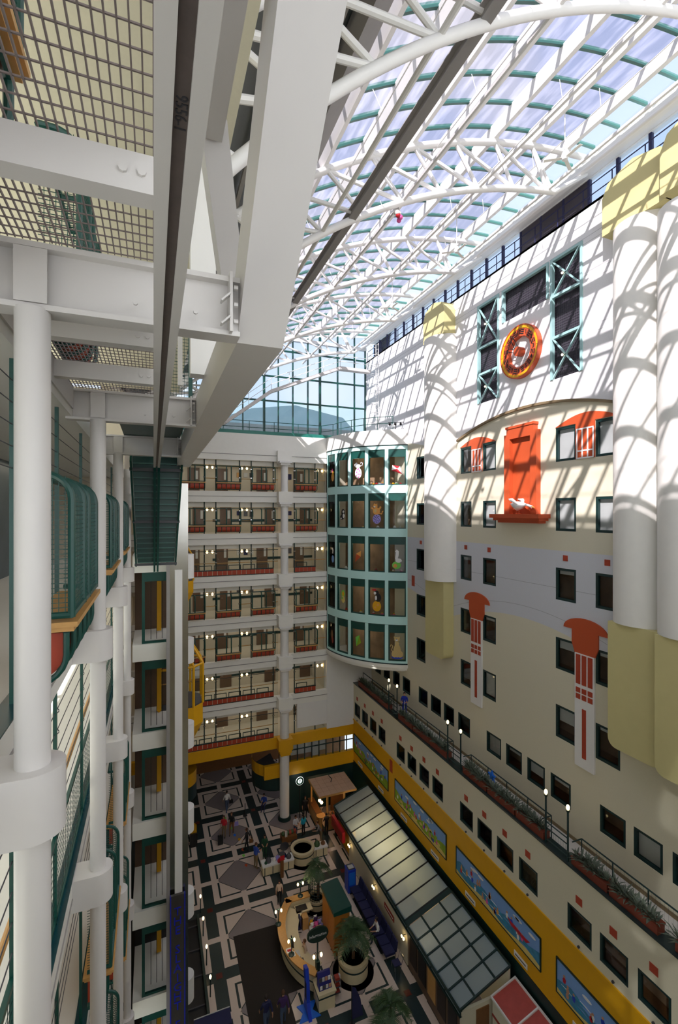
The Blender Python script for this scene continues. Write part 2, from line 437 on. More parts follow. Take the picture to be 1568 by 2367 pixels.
mzone = bpy.data.materials.new('wall_paint_zones'); mzone.use_nodes = True
nt = mzone.node_tree; pb = nt.nodes['Principled BSDF']; pb.inputs['Roughness'].default_value = 0.65
geo = nt.nodes.new('ShaderNodeNewGeometry'); sp = nt.nodes.new('ShaderNodeSeparateXYZ'); nt.links.new(geo.outputs['Position'], sp.inputs[0])
def mth(op, a, b=None):
    n = nt.nodes.new('ShaderNodeMath'); n.operation = op
    for i, v in enumerate((a, b)):
        if v is None: continue
        if isinstance(v, (int, float)): n.inputs[i].default_value = v
        else: nt.links.new(v, n.inputs[i])
    return n.outputs[0]
Yv, Zv = sp.outputs['Y'], sp.outputs['Z']
per = mth('WRAP', mth('SUBTRACT', Yv, 19.05), None)
pn = per.node; pn.inputs[1].default_value = 6.95; pn.inputs[2].default_value = -6.95
sq = mth('MULTIPLY', per, per)
arch_hi = mth('SUBTRACT', 29.82, mth('MULTIPLY', sq, 0.03))
arch_lo = mth('SUBTRACT', 19.15, mth('MULTIPLY', sq, 0.032))
in_bay = mth('LESS_THAN', mth('ABSOLUTE', per), 5.75)
below_hi = mth('MULTIPLY', mth('LESS_THAN', Zv, arch_hi), in_bay)
above_mid = mth('GREATER_THAN', Zv, 22.75)
cream_hi = mth('MULTIPLY', below_hi, above_mid)
cream_lo = mth('LESS_THAN', Zv, arch_lo)
grey_mid = mth('MULTIPLY', mth('LESS_THAN', Zv, 22.75), mth('GREATER_THAN', Zv, arch_lo))
def groove(z): return mth('LESS_THAN', mth('ABSOLUTE', mth('SUBTRACT', Zv, z)), 0.012)
gr = mth('MAXIMUM', mth('MAXIMUM', groove(34.9), groove(34.6)), mth('MAXIMUM', mth('MAXIMUM', groove(32.6), groove(32.3)), mth('MAXIMUM', groove(36.55), groove(36.3))))
gr = mth('MAXIMUM', gr, mth('MAXIMUM', groove(21.0), mth('LESS_THAN', mth('ABSOLUTE', mth('SUBTRACT', Zv, mth('ADD', arch_lo, 0.62))), 0.012)))
def mixc(f, a, b):
    n = nt.nodes.new('ShaderNodeMixRGB'); nt.links.new(f, n.inputs[0])
    for i, v in ((1, a), (2, b)):
        if isinstance(v, tuple): n.inputs[i].default_value = v
        else: nt.links.new(v, n.inputs[i])
    return n.outputs[0]
c0 = mixc(mth('MAXIMUM', cream_hi, cream_lo), S(232, 231, 230), S(216, 209, 184))
c1 = mixc(grey_mid, c0, S(206, 207, 212))
nz = nt.nodes.new('ShaderNodeTexNoise'); nz.inputs['Scale'].default_value = 18; nz.inputs['Detail'].default_value = 4
nt.links.new(geo.outputs['Position'], nz.inputs['Vector'])
c2 = mixc(mth('MULTIPLY', mth('SUBTRACT', nz.outputs['Fac'], 0.4), 0.35), c1, S(196, 188, 164))
c3 = mixc(mth('MULTIPLY', gr, 0.55), c2, S(120, 120, 118))
nt.links.new(c3, pb.inputs['Base Color'])
M['wall_zones'] = mzone

wu = MB(); wall_x(wu, W2, -2.0, 38.2, 9.8, 37.9, [w for w in wins] + [tuple(s) for s in screens])
wall_ru = wu.build('wall_right.001', 'wall_zones'); prop(wall_ru, kind='structure')
MB().box(W2, W2 + 0.9, -2, 38.2, 37.78, 37.9).build('parapet_top', 'white', wall_ru)
random.seed(11)
for (a, b, c, d) in wins:
    if c > 22: bl = random.choice([0.95, 0.95, 0.9, 0.15])
    elif c > 13: bl = random.choice([0.95, 0.5, 0.35, 0.2, 0.0, 0.9])
    else: bl = random.choice([0.95, 0.95, 0.6, 0.3, 0.1])
    window_x(wall_ru, W2, a, b, c, d, bl, fr=0.11)
    if 19.8 < c < 21.5:
        MB().box(W2 - 0.02, W2, (a + b) / 2 - 0.13, (a + b) / 2 + 0.13, 22.3, 22.56).build('red_tile', 'rust', wall_ru)
MB().box(W2 - 0.02, W2, 29.75, 30.15, 19.2, 19.95).build('red_tile', 'rust', wall_ru)
MB().box(W2 + 1.0, W2 + 1.1, -2, 38.2, 9.8, 29.5).build('room_wall', 'room', wall_ru)
for z in (13.08, 16.36, 19.64, 22.92, 26.2, 29.5):
    MB().box(W2 + 0.26, W2 + 1.0, -2, 38.2, z - 0.25, z + 0.1).build('room_floor', 'blind', wall_ru)
for z in (10.9, 13.9, 17.08, 20.32, 23.54, 26.78):
    MB().box(W2 + 0.17, W2 + 1.0, -2, 38.2, z - 0.05, z + 0.05).build('room_sill', 'wood_dark', wall_ru)
# moulding that follows the arch
for cy in (19.05,):
    pts = [(cy + t, 29.82 - 0.03 * t * t) for t in [(-5.2 + 10.7 * i / 28) for i in range(29)]]
    am = MB(); n = len(pts)
    for i in range(n - 1):
        (y0, z0), (y1, z1) = pts[i], pts[i + 1]
        am.add([(W2 - 0.12, y0, z0), (W2 - 0.12, y1, z1), (W2 - 0.12, y1, z1 + 0.12), (W2 - 0.12, y0, z0 + 0.12),
                (W2, y0, z0), (W2, y1, z1), (W2, y1, z1 + 0.12), (W2, y0, z0 + 0.12)],
               [(3, 2, 1, 0), (0, 1, 5, 4), (2, 3, 7, 6)])
    am.build('arch_moulding', 'khaki', wall_ru)  # khaki puts the olive shadow along the arch into the moulding's colour
# dark screens with pale teal framing
for n_, (a, b, c, d) in enumerate(screens):
    mw = MB(); mw.box(W2 + 0.20, W2 + 0.22, a, b, c, d)
    so = mw.build('mesh_screen', 'mesh_dark', wall_ru)
    wires = MB()
    for i in range(1, int((b - a) / 0.12)): wires.box(W2 + 0.175, W2 + 0.185, a + i * 0.12, a + i * 0.12 + 0.014, c, d)
    for i in range(1, int((d - c) / 0.12)): wires.box(W2 + 0.175, W2 + 0.185, a, b, c + i * 0.12, c + i * 0.12 + 0.014)
    prop(wires.build('screen_wire', 'dark_grey', so), kind='stuff')
    tw = 0.12
    MB().box(W2 - 0.06, W2 + 0.12, b - tw, b, c, d).build('frame_bar', 'teal_frame', so)
    MB().box(W2 - 0.06, W2 + 0.12, a, a + tw, c, d).build('frame_bar', 'teal_frame', so)
    MB().box(W2 - 0.06, W2 + 0.12, a + tw, b - tw, d - tw, d).build('frame_bar', 'teal_frame', so)
    if n_ != 1:
        h1, h2 = ((34.03, 32.5) if n_ == 0 else (34.7, 32.75))
        for h in (h1, h2): MB().box(W2 - 0.06, W2 + 0.1, a + tw, b - tw, h - 0.06, h + 0.06).build('frame_bar', 'teal_frame', so)
        for (z0, z1) in ((h1, d - tw), (c, h2)):
            for (p, q) in (((a + tw, z0), (b - tw, z1)), ((b - tw, z0), (a + tw, z1))):
                MB().beam((W2 - 0.02, p[0], p[1]), (W2 - 0.02, q[0], q[1]), 0.06, 0.09, (1, 0, 0)).build('brace_bar', 'teal_frame', so)
            MB().ball((W2 - 0.12, (a + b) / 2 + 0.12, (z0 + z1) / 2), 0.06, n=10, m=6).build('brace_lamp', 'bulb_soft', so, True)
# orange reliefs around the windows
def relief(yc, hw, wide):
    cap = MB(); N = 14
    pts = [(yc - hw, 28.5)] + [(yc - hw + 2 * hw * i / N, 28.5 + 0.42 * math.sin(PI * i / N)) for i in range(1, N)] + [(yc + hw, 28.5)]
    cap.prism(pts, 'x', W2 - 0.03, W2).build('orange_cap', 'orange', wall_ru)
    MB().box(W2 - 0.03, W2, yc - 0.5, yc + 0.5, 26.9, 28.5).build('orange_panel', 'orange', wall_ru)
    for y in (yc - 0.42, yc - 0.14, yc + 0.14, yc + 0.42):
        MB().box(W2 - 0.05, W2 - 0.03, y - 0.03, y + 0.03, 26.9, 28.25).build('white_bar', 'white', wall_ru)
    for z in (27.25, 28.22, 26.93):
        MB().box(W2 - 0.052, W2 - 0.03, yc - 0.45, yc + 0.45, z - 0.03, z + 0.03).build('white_bar', 'white', wall_ru)
    # mushroom-shaped ornament below
    pts = [(yc - 1.14, 19.3)] + [(yc - 1.14 * math.cos(PI * i / N), 19.3 + 0.56 * math.sin(PI * i / N)) for i in range(1, N)] + [(yc + 1.14, 19.3),
           (yc + 0.68, 19.3), (yc + 0.68, 18.7), (yc + 0.52, 18.3), (yc - 0.52, 18.3), (yc - 0.68, 18.7), (yc - 0.68, 19.3)]
    MB().prism(pts, 'x', W2 - 0.06, W2).build('mushroom_cap', 'orange', wall_ru)
    MB().box(W2 - 0.08, W2, yc - 0.5, yc + 0.5, 13.3, 18.3).build('white_board', 'white', wall_ru)
    for y in (yc - 0.31, yc, yc + 0.31):
        MB().box(W2 - 0.1, W2 - 0.08, y - 0.115, y + 0.115, 16.95, 18.25).build('orange_bar', 'rust', wall_ru)
        for z in (16.68, 16.4):
            MB().box(W2 - 0.1, W2 - 0.08, y - 0.115, y + 0.115, z - 0.11, z + 0.11).build('orange_bar', 'rust', wall_ru)
    MB().box(W2 - 0.1, W2 - 0.08, yc - 0.1, yc + 0.1, 13.75, 15.9).build('orange_bar', 'rust', wall_ru)
relief(22.68, 1.62, 0); relief(15.25, 1.65, 0)
# orange blind door with its sill
od = MB(); yc = 18.95
od.prism([(yc - 1.13, 24.45), (yc - 1.13, 28.6), (yc - 0.95, 28.6), (yc - 0.95, 28.95), (yc + 0.95, 28.95), (yc + 0.95, 28.6), (yc + 1.13, 28.6), (yc + 1.13, 24.45),
          (yc + 0.72, 24.45), (yc + 0.72, 28.35), (yc - 0.72, 28.35), (yc - 0.72, 24.45)], 'x', W2 - 0.28, W2)
door = od.build('orange_doorcase', 'orange', wall_ru)
MB().box(W2 - 0.05, W2, yc - 0.72, yc + 0.72, 24.45, 28.35).build('door_panel', 'orange', door)
MB().box(W2 - 0.32, W2, yc - 1.0, yc + 1.0, 28.88, 29.0).build('cornice', 'orange', door)
sl = MB(); sl.box(W2 - 0.75, W2, yc - 1.75, yc + 1.75, 24.25, 24.45); sl.box(W2 - 0.6, W2, yc - 1.62, yc + 1.62, 24.12, 24.25); sl.box(W2 - 0.42, W2, yc - 1.45, yc + 1.45, 24.0, 24.12)
sl.build('sill', 'orange', door)
# giant half-round columns with yellow brackets and caps
def giant(name, y, x, r, zt, zb):
    t = struct(name, None, (x, y, zb))
    MB().lathe([(r, zb), (r, zt)], (x, y, 0), 40, PI / 2, PI * 1.5).build('column_shaft', 'column_paint', t, True)
    MB().lathe([(0.01, zb), (r, zb)], (x, y, 0), 40, PI / 2, PI * 1.5).build('column_soffit', 'column_paint', t)
    MB().lathe([(r, zt), (0.01, zt + 0.02)], (x, y, 0), 40, PI / 2, PI * 1.5).build('column_top', 'column_paint', t)
    return t
mat('column_paint', S(234, 231, 222), 0.6, var=0.03)
g1 = giant('giant_column', 26.0, W2, 1.3, 35.7, 20.2)
def bracket(t, y0, y1, xo, zb, zt):
    w = W2 - xo; r = 0.35
    pts = [(y0, zt), (y0, zb + r)] + [(y0 + r - r * math.cos(k * PI / 12), zb + r - r * math.sin(k * PI / 12)) for k in range(1, 7)] + \
          [(y1 - r + r * math.sin(k * PI / 12), zb + r - r * math.cos(k * PI / 12)) for k in range(0, 6)] + [(y1, zb + r), (y1, zt)]
    MB().prism(pts, 'x', xo, W2).build('yellow_bracket', 'yellow_pale', t)
bracket(g1, 25.0, 27.1, 16.85, 15.3, 20.2)
def capblock(t, y0, y1, xo):
    yc_ = (y0 + y1) / 2
    MB().prism([(y0, 35.7), (y0, 37.2), (y0 + 0.25, 37.7), (yc_, 38.0), (y1 - 0.25, 37.7), (y1, 37.2), (y1, 35.7)], 'x', xo, W2).build('yellow_cap', 'yellow_pale', t)
capblock(g1, 24.8, 27.2, 16.75)
g2 = giant('giant_column', 12.75, W2 + 0.2, 1.05, 35.7, 20.2)
bracket(g2, 11.5, 13.6, 16.9, 15.25, 20.2); capblock(g2, 11.3, 13.9, 16.95)
g3 = giant('giant_column', 10.75, W2 - 0.1, 1.05, 35.2, 20.2)
bracket(g3, 9.5, 11.5, 16.6, 15.25, 20.2); capblock(g3, 9.4, 11.35, 16.65)
# set-back clerestory above the parapet, railing on the parapet
cl = struct('clerestory', None, (18.4, 18, 37.9))
for i in range(28):
    y = -1.3 + 1.42 * i
    MB().box(18.35, 18.5, y - 0.06, y + 0.06, 37.9, 39.7).build('clerestory_post', 'navy', cl)
    if not 15.5 < y < 17.5: MB().box(18.40, 18.42, y + 0.06, y + 1.36, 37.9, 39.7).build('clerestory_pane', 'clear_pane', cl)
MB().box(18.3, 18.6, -2, 38.2, 39.6, 39.9).build('clerestory_head', 'white', cl)
MB().box(18.36, 18.44, 15.76, 19.9, 37.9, 39.6).build('louvre_panel', 'mesh_dark', cl)
rl = thing('parapet_railing', 'green two-bar railing along the parapet under the glass roof', 'railing', (17.75, 18, 37.9))
for z in (38.35, 38.8):
    MB().tube((17.75, 8, z), (17.75, 38, z), 0.025, 6).build('rail', 'navy', rl)
for i in range(22): MB().tube((17.75, 8.4 + 1.42 * i, 37.9), (17.75, 8.4 + 1.42 * i, 38.8), 0.025, 6).build('rail_post', 'navy', rl)
# near end wall of the atrium, behind the viewer
prop(MB().box(-5.4, 18.5, -2.4, -2.0, 0, 22.5).build('wall_near', 'cream'), kind='structure')


# ---------------------------------------------------------------- far end: galleries on seven floors
YB = 37.0
gal = struct('gallery_block', None, (6.5, 37, 0))
XR = 13.5
for L_ in LV + [29.48]:
    top = L_ == 29.48; col_ = 'fascia' if L_ > 7 else 'yellow'
    if L_ > 7:
        MB().box(-1.5, XR, YB, YB + 0.3, L_ - 0.86, L_ + (1.25 if top else 0)).build('slab_fascia', 'fascia', gal)
        MB().box(-1.5, XR, YB - 0.03, YB, L_ - 0.42, L_ - 0.38).build('fascia_groove', 'grey_beam', gal)
        MB().box(-1.5, XR, YB + 0.5, YB + 0.7, L_ - 1.22, L_ - 0.8).build('slab_header', 'fascia', gal)
    MB().box(-1.5, XR + 2.4 if L_ < 7 else XR, YB + 0.3, 41.2, L_ - (0.85 if L_ > 7 else 0.5), L_ - 0.002).build('slab', 'corridor', gal)
    if not top and L_ > 6:
        MB().box(-1.5, XR, 40.6, 40.8, L_, L_ + 2.45).build('corridor_wall', 'corridor', gal)
        if L_ < 26: MB().box(4.6, XR, 40.55, 40.6, L_ + 0.85, L_ + 1.05).build('wall_strip', 'green_dark', gal)
        MB().box(XR - 0.15, XR + 0.1, YB + 0.4, 40.6, L_, L_ + 2.45).build('end_wall', 'corridor', gal)
# doors, pictures and notice boards on the corridor walls
random.seed(5)
for li, L_ in enumerate(LV):
    for x in ((2.6, 4.9, 8.3, 11.6) if li % 2 == 0 else (3.0, 5.2, 9.0, 12.2)):
        d = MB(); d.box(x, x + 0.95, 40.52, 40.6, L_, L_ + 2.05); do = d.build('corridor_door', 'door_brown', gal)
        MB().box(x + 0.62, x + 0.82, 40.5, 40.52, L_ + 1.1, L_ + 1.8).build('door_light', 'blind', do)
        MB().tube((x + 0.1, 40.46, L_ + 1.0), (x + 0.22, 40.46, L_ + 1.0), 0.02, 6).build('door_handle', 'chrome', do)
    for x in (6.6, 7.2, 7.7, 10.6, 11.1):
        MB().box(x, x + 0.32, 40.54, 40.6, L_ + 1.25 + random.random() * 0.15, L_ + 1.75).build('picture', random.choice(['blind', 'dark_grey', 'wood', 'navy']), gal)
# slim green posts and glass guard between them
PX = [1.9, 3.6, 4.46, 6.27, 7.18, 8.95, 10.71, 12.49]
me_post = MB().tube((0, 0, 0), (0, 0, 2.45), 0.045, 6).mesh('gallery_post', 'green_dark')
me_clip = MB().box(-0.09, 0.09, -0.03, 0.03, -0.03, 0.03).mesh('glass_clip', 'chrome')
gg = thing('gallery_guard', 'glass guards and slim green posts along the far galleries', 'railing', (6.5, 37.1, 6.5))
gw = Vector((6.5, 37.1, 6.5))
for L_ in LV:
    for x in PX:
        inst('gallery_post', me_post, gg, Vector((x, 37.18, L_)) - gw)
        for z in (1.05, 1.75): inst('glass_clip', me_clip, gg, Vector((x, 37.14, L_ + z)) - gw)
    rail = L_ in (19.64, 9.8, 6.52)
    spans = [(0, 1), (1, 2), (2, 3), (3, 4), (4, 5), (5, 6), (6, 7)]
    for (i, j) in spans:
        a, b = PX[i], PX[j]
        if b > 9 and a < 10.2 and i == 5: b = 9.35
        MB().box(a, b, 37.2, 37.21, L_ + 0.05, L_ + 1.85).build('guard_glass', 'clear', gg)
        MB().tube((a, 37.18, L_ + 1.92), (b, 37.18, L_ + 1.92), 0.025, 6).build('guard_bar', 'green_dark', gg)
        if rail or (i % 2 == 1):
            MB().tube((a, 37.27, L_ + 0.98), (b, 37.27, L_ + 0.98), 0.03, 6).build('wood_handrail', 'wood', gg)
    a, b = 12.49, XR - 0.1
    MB().box(a, b, 37.2, 37.21, L_ + 0.05, L_ + 1.85).build('guard_glass', 'clear', gg)
    MB().tube((a, 37.18, L_ + 1.0), (b, 37.18, L_ + 1.0), 0.03, 6).build('wood_handrail', 'wood', gg)
# low green rail frames with red panels on the railing floors
NAMES = {26.2: 'seventh', 22.92: 'sixth', 19.64: 'fifth', 16.36: 'fourth', 13.08: 'third', 9.8: 'second', 6.52: 'first'}
for L_ in (19.64, 9.8, 6.52):
    for (a, b, side) in ((0.9, 8.95, 'left of the round column'), (10.71, 12.49, 'right of the round column')):
        if L_ == 6.52 and a > 10: continue
        t = thing('panel_rail', 'low red panelled rail on the %s gallery from the bottom, %s' % (NAMES[L_], side), 'railing', ((a + b) / 2, 37.05, L_), group='red panelled gallery rails')
        n = int(round((b - a) / 0.36)); w = (b - a) / n
        for i in range(n):
            MB().box(a + i * w + 0.02, a + (i + 1) * w - 0.02, 36.98, 37.05, L_ + 0.08, L_ + 0.42).build('red_panel', 'rust', t)
        fr = MB(); fr.box(a, b, 36.98, 37.08, L_ + 0.42, L_ + 0.5); fr.box(a, b, 37.0, 37.06, L_ + 0.02, L_ + 0.08); fr.build('panel_frame', 'green_dark', t)
        for i in range(n // 3):
            y = a + i * 3 * w + 0.1; rb = MB()
            rb.box(y, y + 2.6 * w, 37.0, 37.05, L_ + 0.8, L_ + 0.85); rb.box(y, y + 0.05, 37.0, 37.05, L_ + 0.5, L_ + 0.8); rb.box(y + 2.6 * w - 0.05, y + 2.6 * w, 37.0, 37.05, L_ + 0.5, L_ + 0.8)
            rb.build('rail_frame', 'green_dark', t)
# the round column with a capital on every floor
cc = struct('round_column', None, (9.78, 36.8, 0))
def cyl(z0, z1, r, m='white'): MB().tube((9.78, 36.8, z0), (9.78, 36.8, z1), r, 28).build('column_shaft', m, cc, True)
cyl(0.25, 5.2, 0.38)
MB().lathe([(0.52, 0), (0.52, 0.12), (0.46, 0.25), (0.38, 0.25)], (9.78, 36.8, 0), 28).build('column_base', 'green_dark', cc, True)
cpb = MB(); cpb.box(9.3, 10.26, 36.32, 37.2, 5.42, 5.66); cpb.box(9.38, 10.18, 36.4, 37.2, 5.2, 5.42); cpb.build('column_capital', 'yellow', cc)
MB().box(9.2, 10.36, 36.3, 37.35, 5.66, 6.5).build('column_block', 'yellow', cc)
for i, L_ in enumerate(LV):
    r = 0.36 - 0.012 * (6 - i)
    cyl(L_, L_ + 2.0, r)
    cp = MB(); cp.box(9.38, 10.18, 36.42, 37.2, L_ + 2.12, L_ + 2.28); cp.box(9.26, 10.3, 36.3, 37.2, L_ + 2.28, L_ + 2.42); cp.lathe([(r, 0), (r + 0.06, 0.12)], (9.78, 36.8, L_ + 2.0), 20)
    cp.build('column_capital', 'white', cc)
    if L_ < 26: MB().box(9.2, 10.36, 36.3, 37.0, L_ + 2.42, L_ + 3.28).build('column_block', 'fascia', cc)
    else: MB().box(9.2, 10.36, 36.7, 37.0, L_ + 2.42, L_ + 3.28).build('column_block', 'fascia', cc)
# pendant twin lamps
def pendant(x, L_, i):
    where = ['by the yellow lift shaft', 'left of the round column', 'beside the glazed bay'][i]
    t = thing('pendant_lamp', 'twin pendant lamp over the %s gallery from the bottom, %s' % (NAMES[L_], where), 'lamp', (x, 37.6, L_ + 2.45), group='twin pendant lamps of the far galleries')
    MB().tube((x, 37.6, L_ + 1.95), (x, 37.6, L_ + 2.45), 0.012, 5).build('cord', 'black', t)
    MB().tube((x - 0.2, 37.6, L_ + 1.95), (x + 0.2, 37.6, L_ + 1.95), 0.015, 5).build('crossbar', 'black', t)
    for s in (-0.2, 0.2):
        MB().ball((x + s, 37.6, L_ + 1.85), 0.085, 0.085, 0.12, 10, 6).build('bulb', 'bulb', t, True)
for L_ in LV:
    for i, x in enumerate((4.05, 6.72, 13.05)):
        if L_ < 7 and i == 2: continue
        pendant(x, L_, i)
# unseen area lights added under the corridor ceilings as fill
for L_ in LV:
    ld = bpy.data.lights.new('corridor_fill', 'AREA'); ld.shape = 'RECTANGLE'; ld.size = 12; ld.size_y = 0.4; ld.energy = 45; ld.color = (1, 0.92, 0.8)
    lo = bpy.data.objects.new('corridor_fill', ld); link(lo); lo.location = (6.8, 39.4, L_ + 2.38)
# end of the building beside the bay, storeys below it
ew = struct('end_wall_block', None, (14.7, 37, 0))
MB().box(XR - 0.02, 17.6, YB, YB + 0.3, 6.5, 13.3).build('plaster_wall', 'white', ew)
MB().box(10.9, XR, YB + 0.02, YB + 0.3, 6.95, 8.94).build('plaster_panel', 'white', ew)
MB().box(10.3, W1, YB, YB + 0.35, 5.65, 6.5).build('yellow_beam', 'yellow', ew)
MB().box(-1.5, 9.25, YB, YB + 0.35, 5.62, 6.5).build('yellow_beam', 'yellow', ew)
MB().box(8.2, W1, YB, YB + 0.3, 3.25, 4.3).build('yellow_parapet', 'yellow', ew)
MB().box(9.9, W1, YB + 0.1, YB + 0.3, 0, 3.25).build('green_wall', 'green_dark', ew)
MB().box(9.9, W1, 39.0, 39.2, 3.25, 5.65).build('office_wall', 'room', ew)
for i in range(9):
    x = 10.3 + 0.62 * i
    MB().box(x, x + 0.06, YB + 0.05, YB + 0.15, 4.3, 5.65).build('mullion', 'green_dark', ew)
    MB().box(x + 0.06, x + 0.62, YB + 0.1, YB + 0.11, 4.3, 5.65).build('office_pane', 'pane', ew)
    if i < 5: MB().box(x + 0.07, x + 0.61, YB + 0.16, YB + 0.18, 4.75 if i != 3 else 4.4, 5.6).build('office_blind', 'blind', ew)
MB().box(10.3, W1, YB + 0.05, YB + 0.15, 5.2, 5.25).build('transom', 'green_dark', ew)
# curved mezzanine nose
nose = MB(); nose2 = MB(); rail_n = MB(); a_ = []
for k in range(9):
    t = PI * 1.5 - (PI * 0.62) * k / 8
    a_.append((9.6 + 2.0 * math.cos(t), 39.0 + 2.0 * math.sin(t)))
for k in range(8):
    (x0, y0), (x1, y1) = a_[k], a_[k + 1]
    nose.add([(x0, y0, 3.3), (x1, y1, 3.3), (x1, y1, 4.2), (x0, y0, 4.2)], [(0, 1, 2, 3)])
    nose2.add([(x0, y0, 2.2), (x1, y1, 2.2), (x1, y1, 3.3), (x0, y0, 3.3)], [(0, 1, 2, 3)])
nose.build('yellow_parapet', 'yellow', ew); nose2.build('green_soffit', 'green_dark', ew)
MB().prism(a_ + [(9.6, 41)], 'z', 2.2, 2.25).build('mezzanine_soffit', 'green_dark', ew)
MB().prism(a_ + [(9.6, 41)], 'z', 3.25, 3.3).build('mezzanine_floor', 'dark_grey', ew)
# ground floor hall under the galleries
prop(MB().box(-6, 17, 46.0, 46.2, 0, 6.2).build('wall_far', 'wood_dark'), kind='structure')
prop(MB().box(-6, 17, 37.4, 46.2, 6.0, 6.1).build('ceiling', 'dark_grey'), kind='structure')
# half-drum of the lower mezzanine at the left, by the lift tower
MB().lathe([(1.3, 2.2), (1.3, 3.3)], (1.9, 39.2, 0), 24).build('green_soffit', 'green_dark', ew, True)
MB().lathe([(1.3, 3.3), (1.3, 4.3)], (1.9, 39.2, 0), 24).build('yellow_parapet', 'yellow', ew, True)

# ---------------------------------------------------------------- the glazed bay, five floors of five windows
BC = (20.2, 37.0); BR = 6.74
def ap(a, r, z=0.0): return (BC[0] + r * math.cos(math.radians(a)), BC[1] + r * math.sin(math.radians(a)), z)
def arc_panel(mb, a0, a1, r0, r1, z0, z1, n=6):
    for i in range(n):
        b0 = a0 + (a1 - a0) * i / n; b1 = a0 + (a1 - a0) * (i + 1) / n
        mb.add([ap(b0, r1, z0), ap(b1, r1, z0), ap(b1, r1, z1), ap(b0, r1, z1), ap(b0, r0, z0), ap(b1, r0, z0), ap(b1, r0, z1), ap(b0, r0, z1)],
               [(0, 1, 2, 3), (5, 4, 7, 6), (0, 4, 5, 1), (3, 2, 6, 7), (1, 5, 6, 2), (4, 0, 3, 7)])
    return mb
bay = struct('glazed_bay', None, (15, 34, 13.2))
A0, A1 = 180.0, 247.3; CW = (A1 - A0) / 5
ROWZ = [26.6, 23.33, 20.05, 16.76, 13.45]; WH = 2.68
edges = [A0 + 0.6]
pw = 1.55
cols = [(A0 + 1.6 + i * CW * 0.995, A0 + i * CW * 0.995 + CW - 0.7) for i in range(5)]
arc_panel(MB(), A0, A1, BR - 0.3, BR, 29.28, 29.55, 30).build('bay_spandrel', 'teal', bay)
for z in ROWZ: arc_panel(MB(), A0, A1, BR - 0.3, BR, z - 0.6 if z > 14 else 13.2, z, 30).build('bay_spandrel', 'teal', bay)
for z in ROWZ:
    prev = A0
    for (a, b) in cols + [(A1, A1)]:
        if a - prev > 0.05: arc_panel(MB(), prev, a, BR - 0.3, BR, z, z + WH, 2).build('bay_post', 'teal', bay)
        prev = b
for ri, z in enumerate(ROWZ):
    for ci, (a, b) in enumerate(cols):
        f = MB(); t = 0.75
        arc_panel(f, a, a + t, BR - 0.2, BR - 0.04, z, z + WH, 1); arc_panel(f, b - t, b, BR - 0.2, BR - 0.04, z, z + WH, 1)
        arc_panel(f, a + t, b - t, BR - 0.2, BR - 0.04, z, z + 0.08, 4)
        fo = f.build('bay_window', 'green', bay)
        arc_panel(MB(), a + t, b - t, BR - 0.16, BR - 0.06, z + WH - 0.58, z + WH, 4).build('head_panel', 'green', fo)
        arc_panel(MB(), a + t, b - t, BR - 0.13, BR - 0.12, z + 0.08, z + WH - 0.58, 4).build('pane', 'pane', fo)
arc_panel(MB(), A0, A1 + 1, BR - 0.4, BR + 0.04, 29.55, 29.62, 30).build('bay_cornice', 'green_dark', bay)
arc_panel(MB(), A0, A1 + 3, BR - 0.4, BR + 0.02, 29.62, 30.75, 30).build('bay_parapet', 'fascia', bay)
arc_panel(MB(), A0 - 1, A1 + 4, BR - 0.35, BR + 0.06, 12.95, 13.2, 30).build('bay_base', 'fascia', bay)
arc_panel(MB(), A0 - 1, A1 + 4, BR - 0.45, BR - 0.06, 12.75, 12.95, 30).build('bay_base', 'fascia', bay)
arc_panel(MB(), A0, A1, BR - 0.03, BR + 0.03, 13.2, 13.28, 30).build('bay_cornice', 'green_dark', bay)
for z in (12.76, 16.3, 19.58, 22.86, 26.14, 29.5):
    pl = [ap(A0 + (A1 + 6 - A0) * i / 24, BR - 0.32)[:2] for i in range(25)] + [(18.5, 37.0)]
    MB().prism(pl, 'z', z - 0.15, z).build('bay_floor', 'blind' if z > 13 else 'fascia', bay)
MB().box(13.4, 17.6, 37.25, 37.4, 13.0, 29.5).build('bay_back_wall', 'corridor', bay)
arc_panel(MB(), 174, 268, BR - 1.9, BR - 1.8, 12.8, 29.4, 30).build('bay_room_wall', 'room', bay)
for L_ in (13.0, 16.3, 19.58, 22.86, 26.14):
    ld = bpy.data.lights.new('bay_room_light', 'POINT'); ld.energy = 22; ld.color = (1, 0.85, 0.65); ld.shadow_soft_size = 0.3
    lo = bpy.data.objects.new('bay_room_light', ld); link(lo); lo.location = (14.9, 34.0, L_ + 2.7)
MB().box(13.46, 13.6, 36.9, 37.1, 13.2, 29.6).build('bay_edge', 'green_dark', bay)

# stickers on the bay windows
def sticker(name, ci, ri, shapes, du=0.0, dz=0.0):
    """flat printed cut-out on the inside of one pane; shapes in metres from the pane centre"""
    a, b = cols[ci]; am_ = math.radians((a + b) / 2); z = ROWZ[ri] + 1.1
    r = BR - 0.118; nx, ny = math.cos(am_), math.sin(am_); tx, ty = -ny, nx
    ms = []; mb = MB(); c0 = (BC[0] + r * nx, BC[1] + r * ny)
    for k, (m_, poly) in enumerate(shapes):
        if m_ not in ms: ms.append(m_)
        mb.k = ms.index(m_); e = 0.004 + 0.002 * k
        P = [(c0[0] + tx * (u + du) + nx * e, c0[1] + ty * (u + du) + ny * e, z + v + dz) for u, v in poly]
        Q = [(c0[0] + tx * (u + du), c0[1] + ty * (u + du), z + v + dz) for u, v in poly]
        n = len(P); mb.add(P + Q, [tuple(range(n)), tuple(range(2 * n - 1, n - 1, -1))] + [(i, n + i, n + (i + 1) % n, (i + 1) % n) for i in range(n)])
    return mb.build(name, ms, bay)
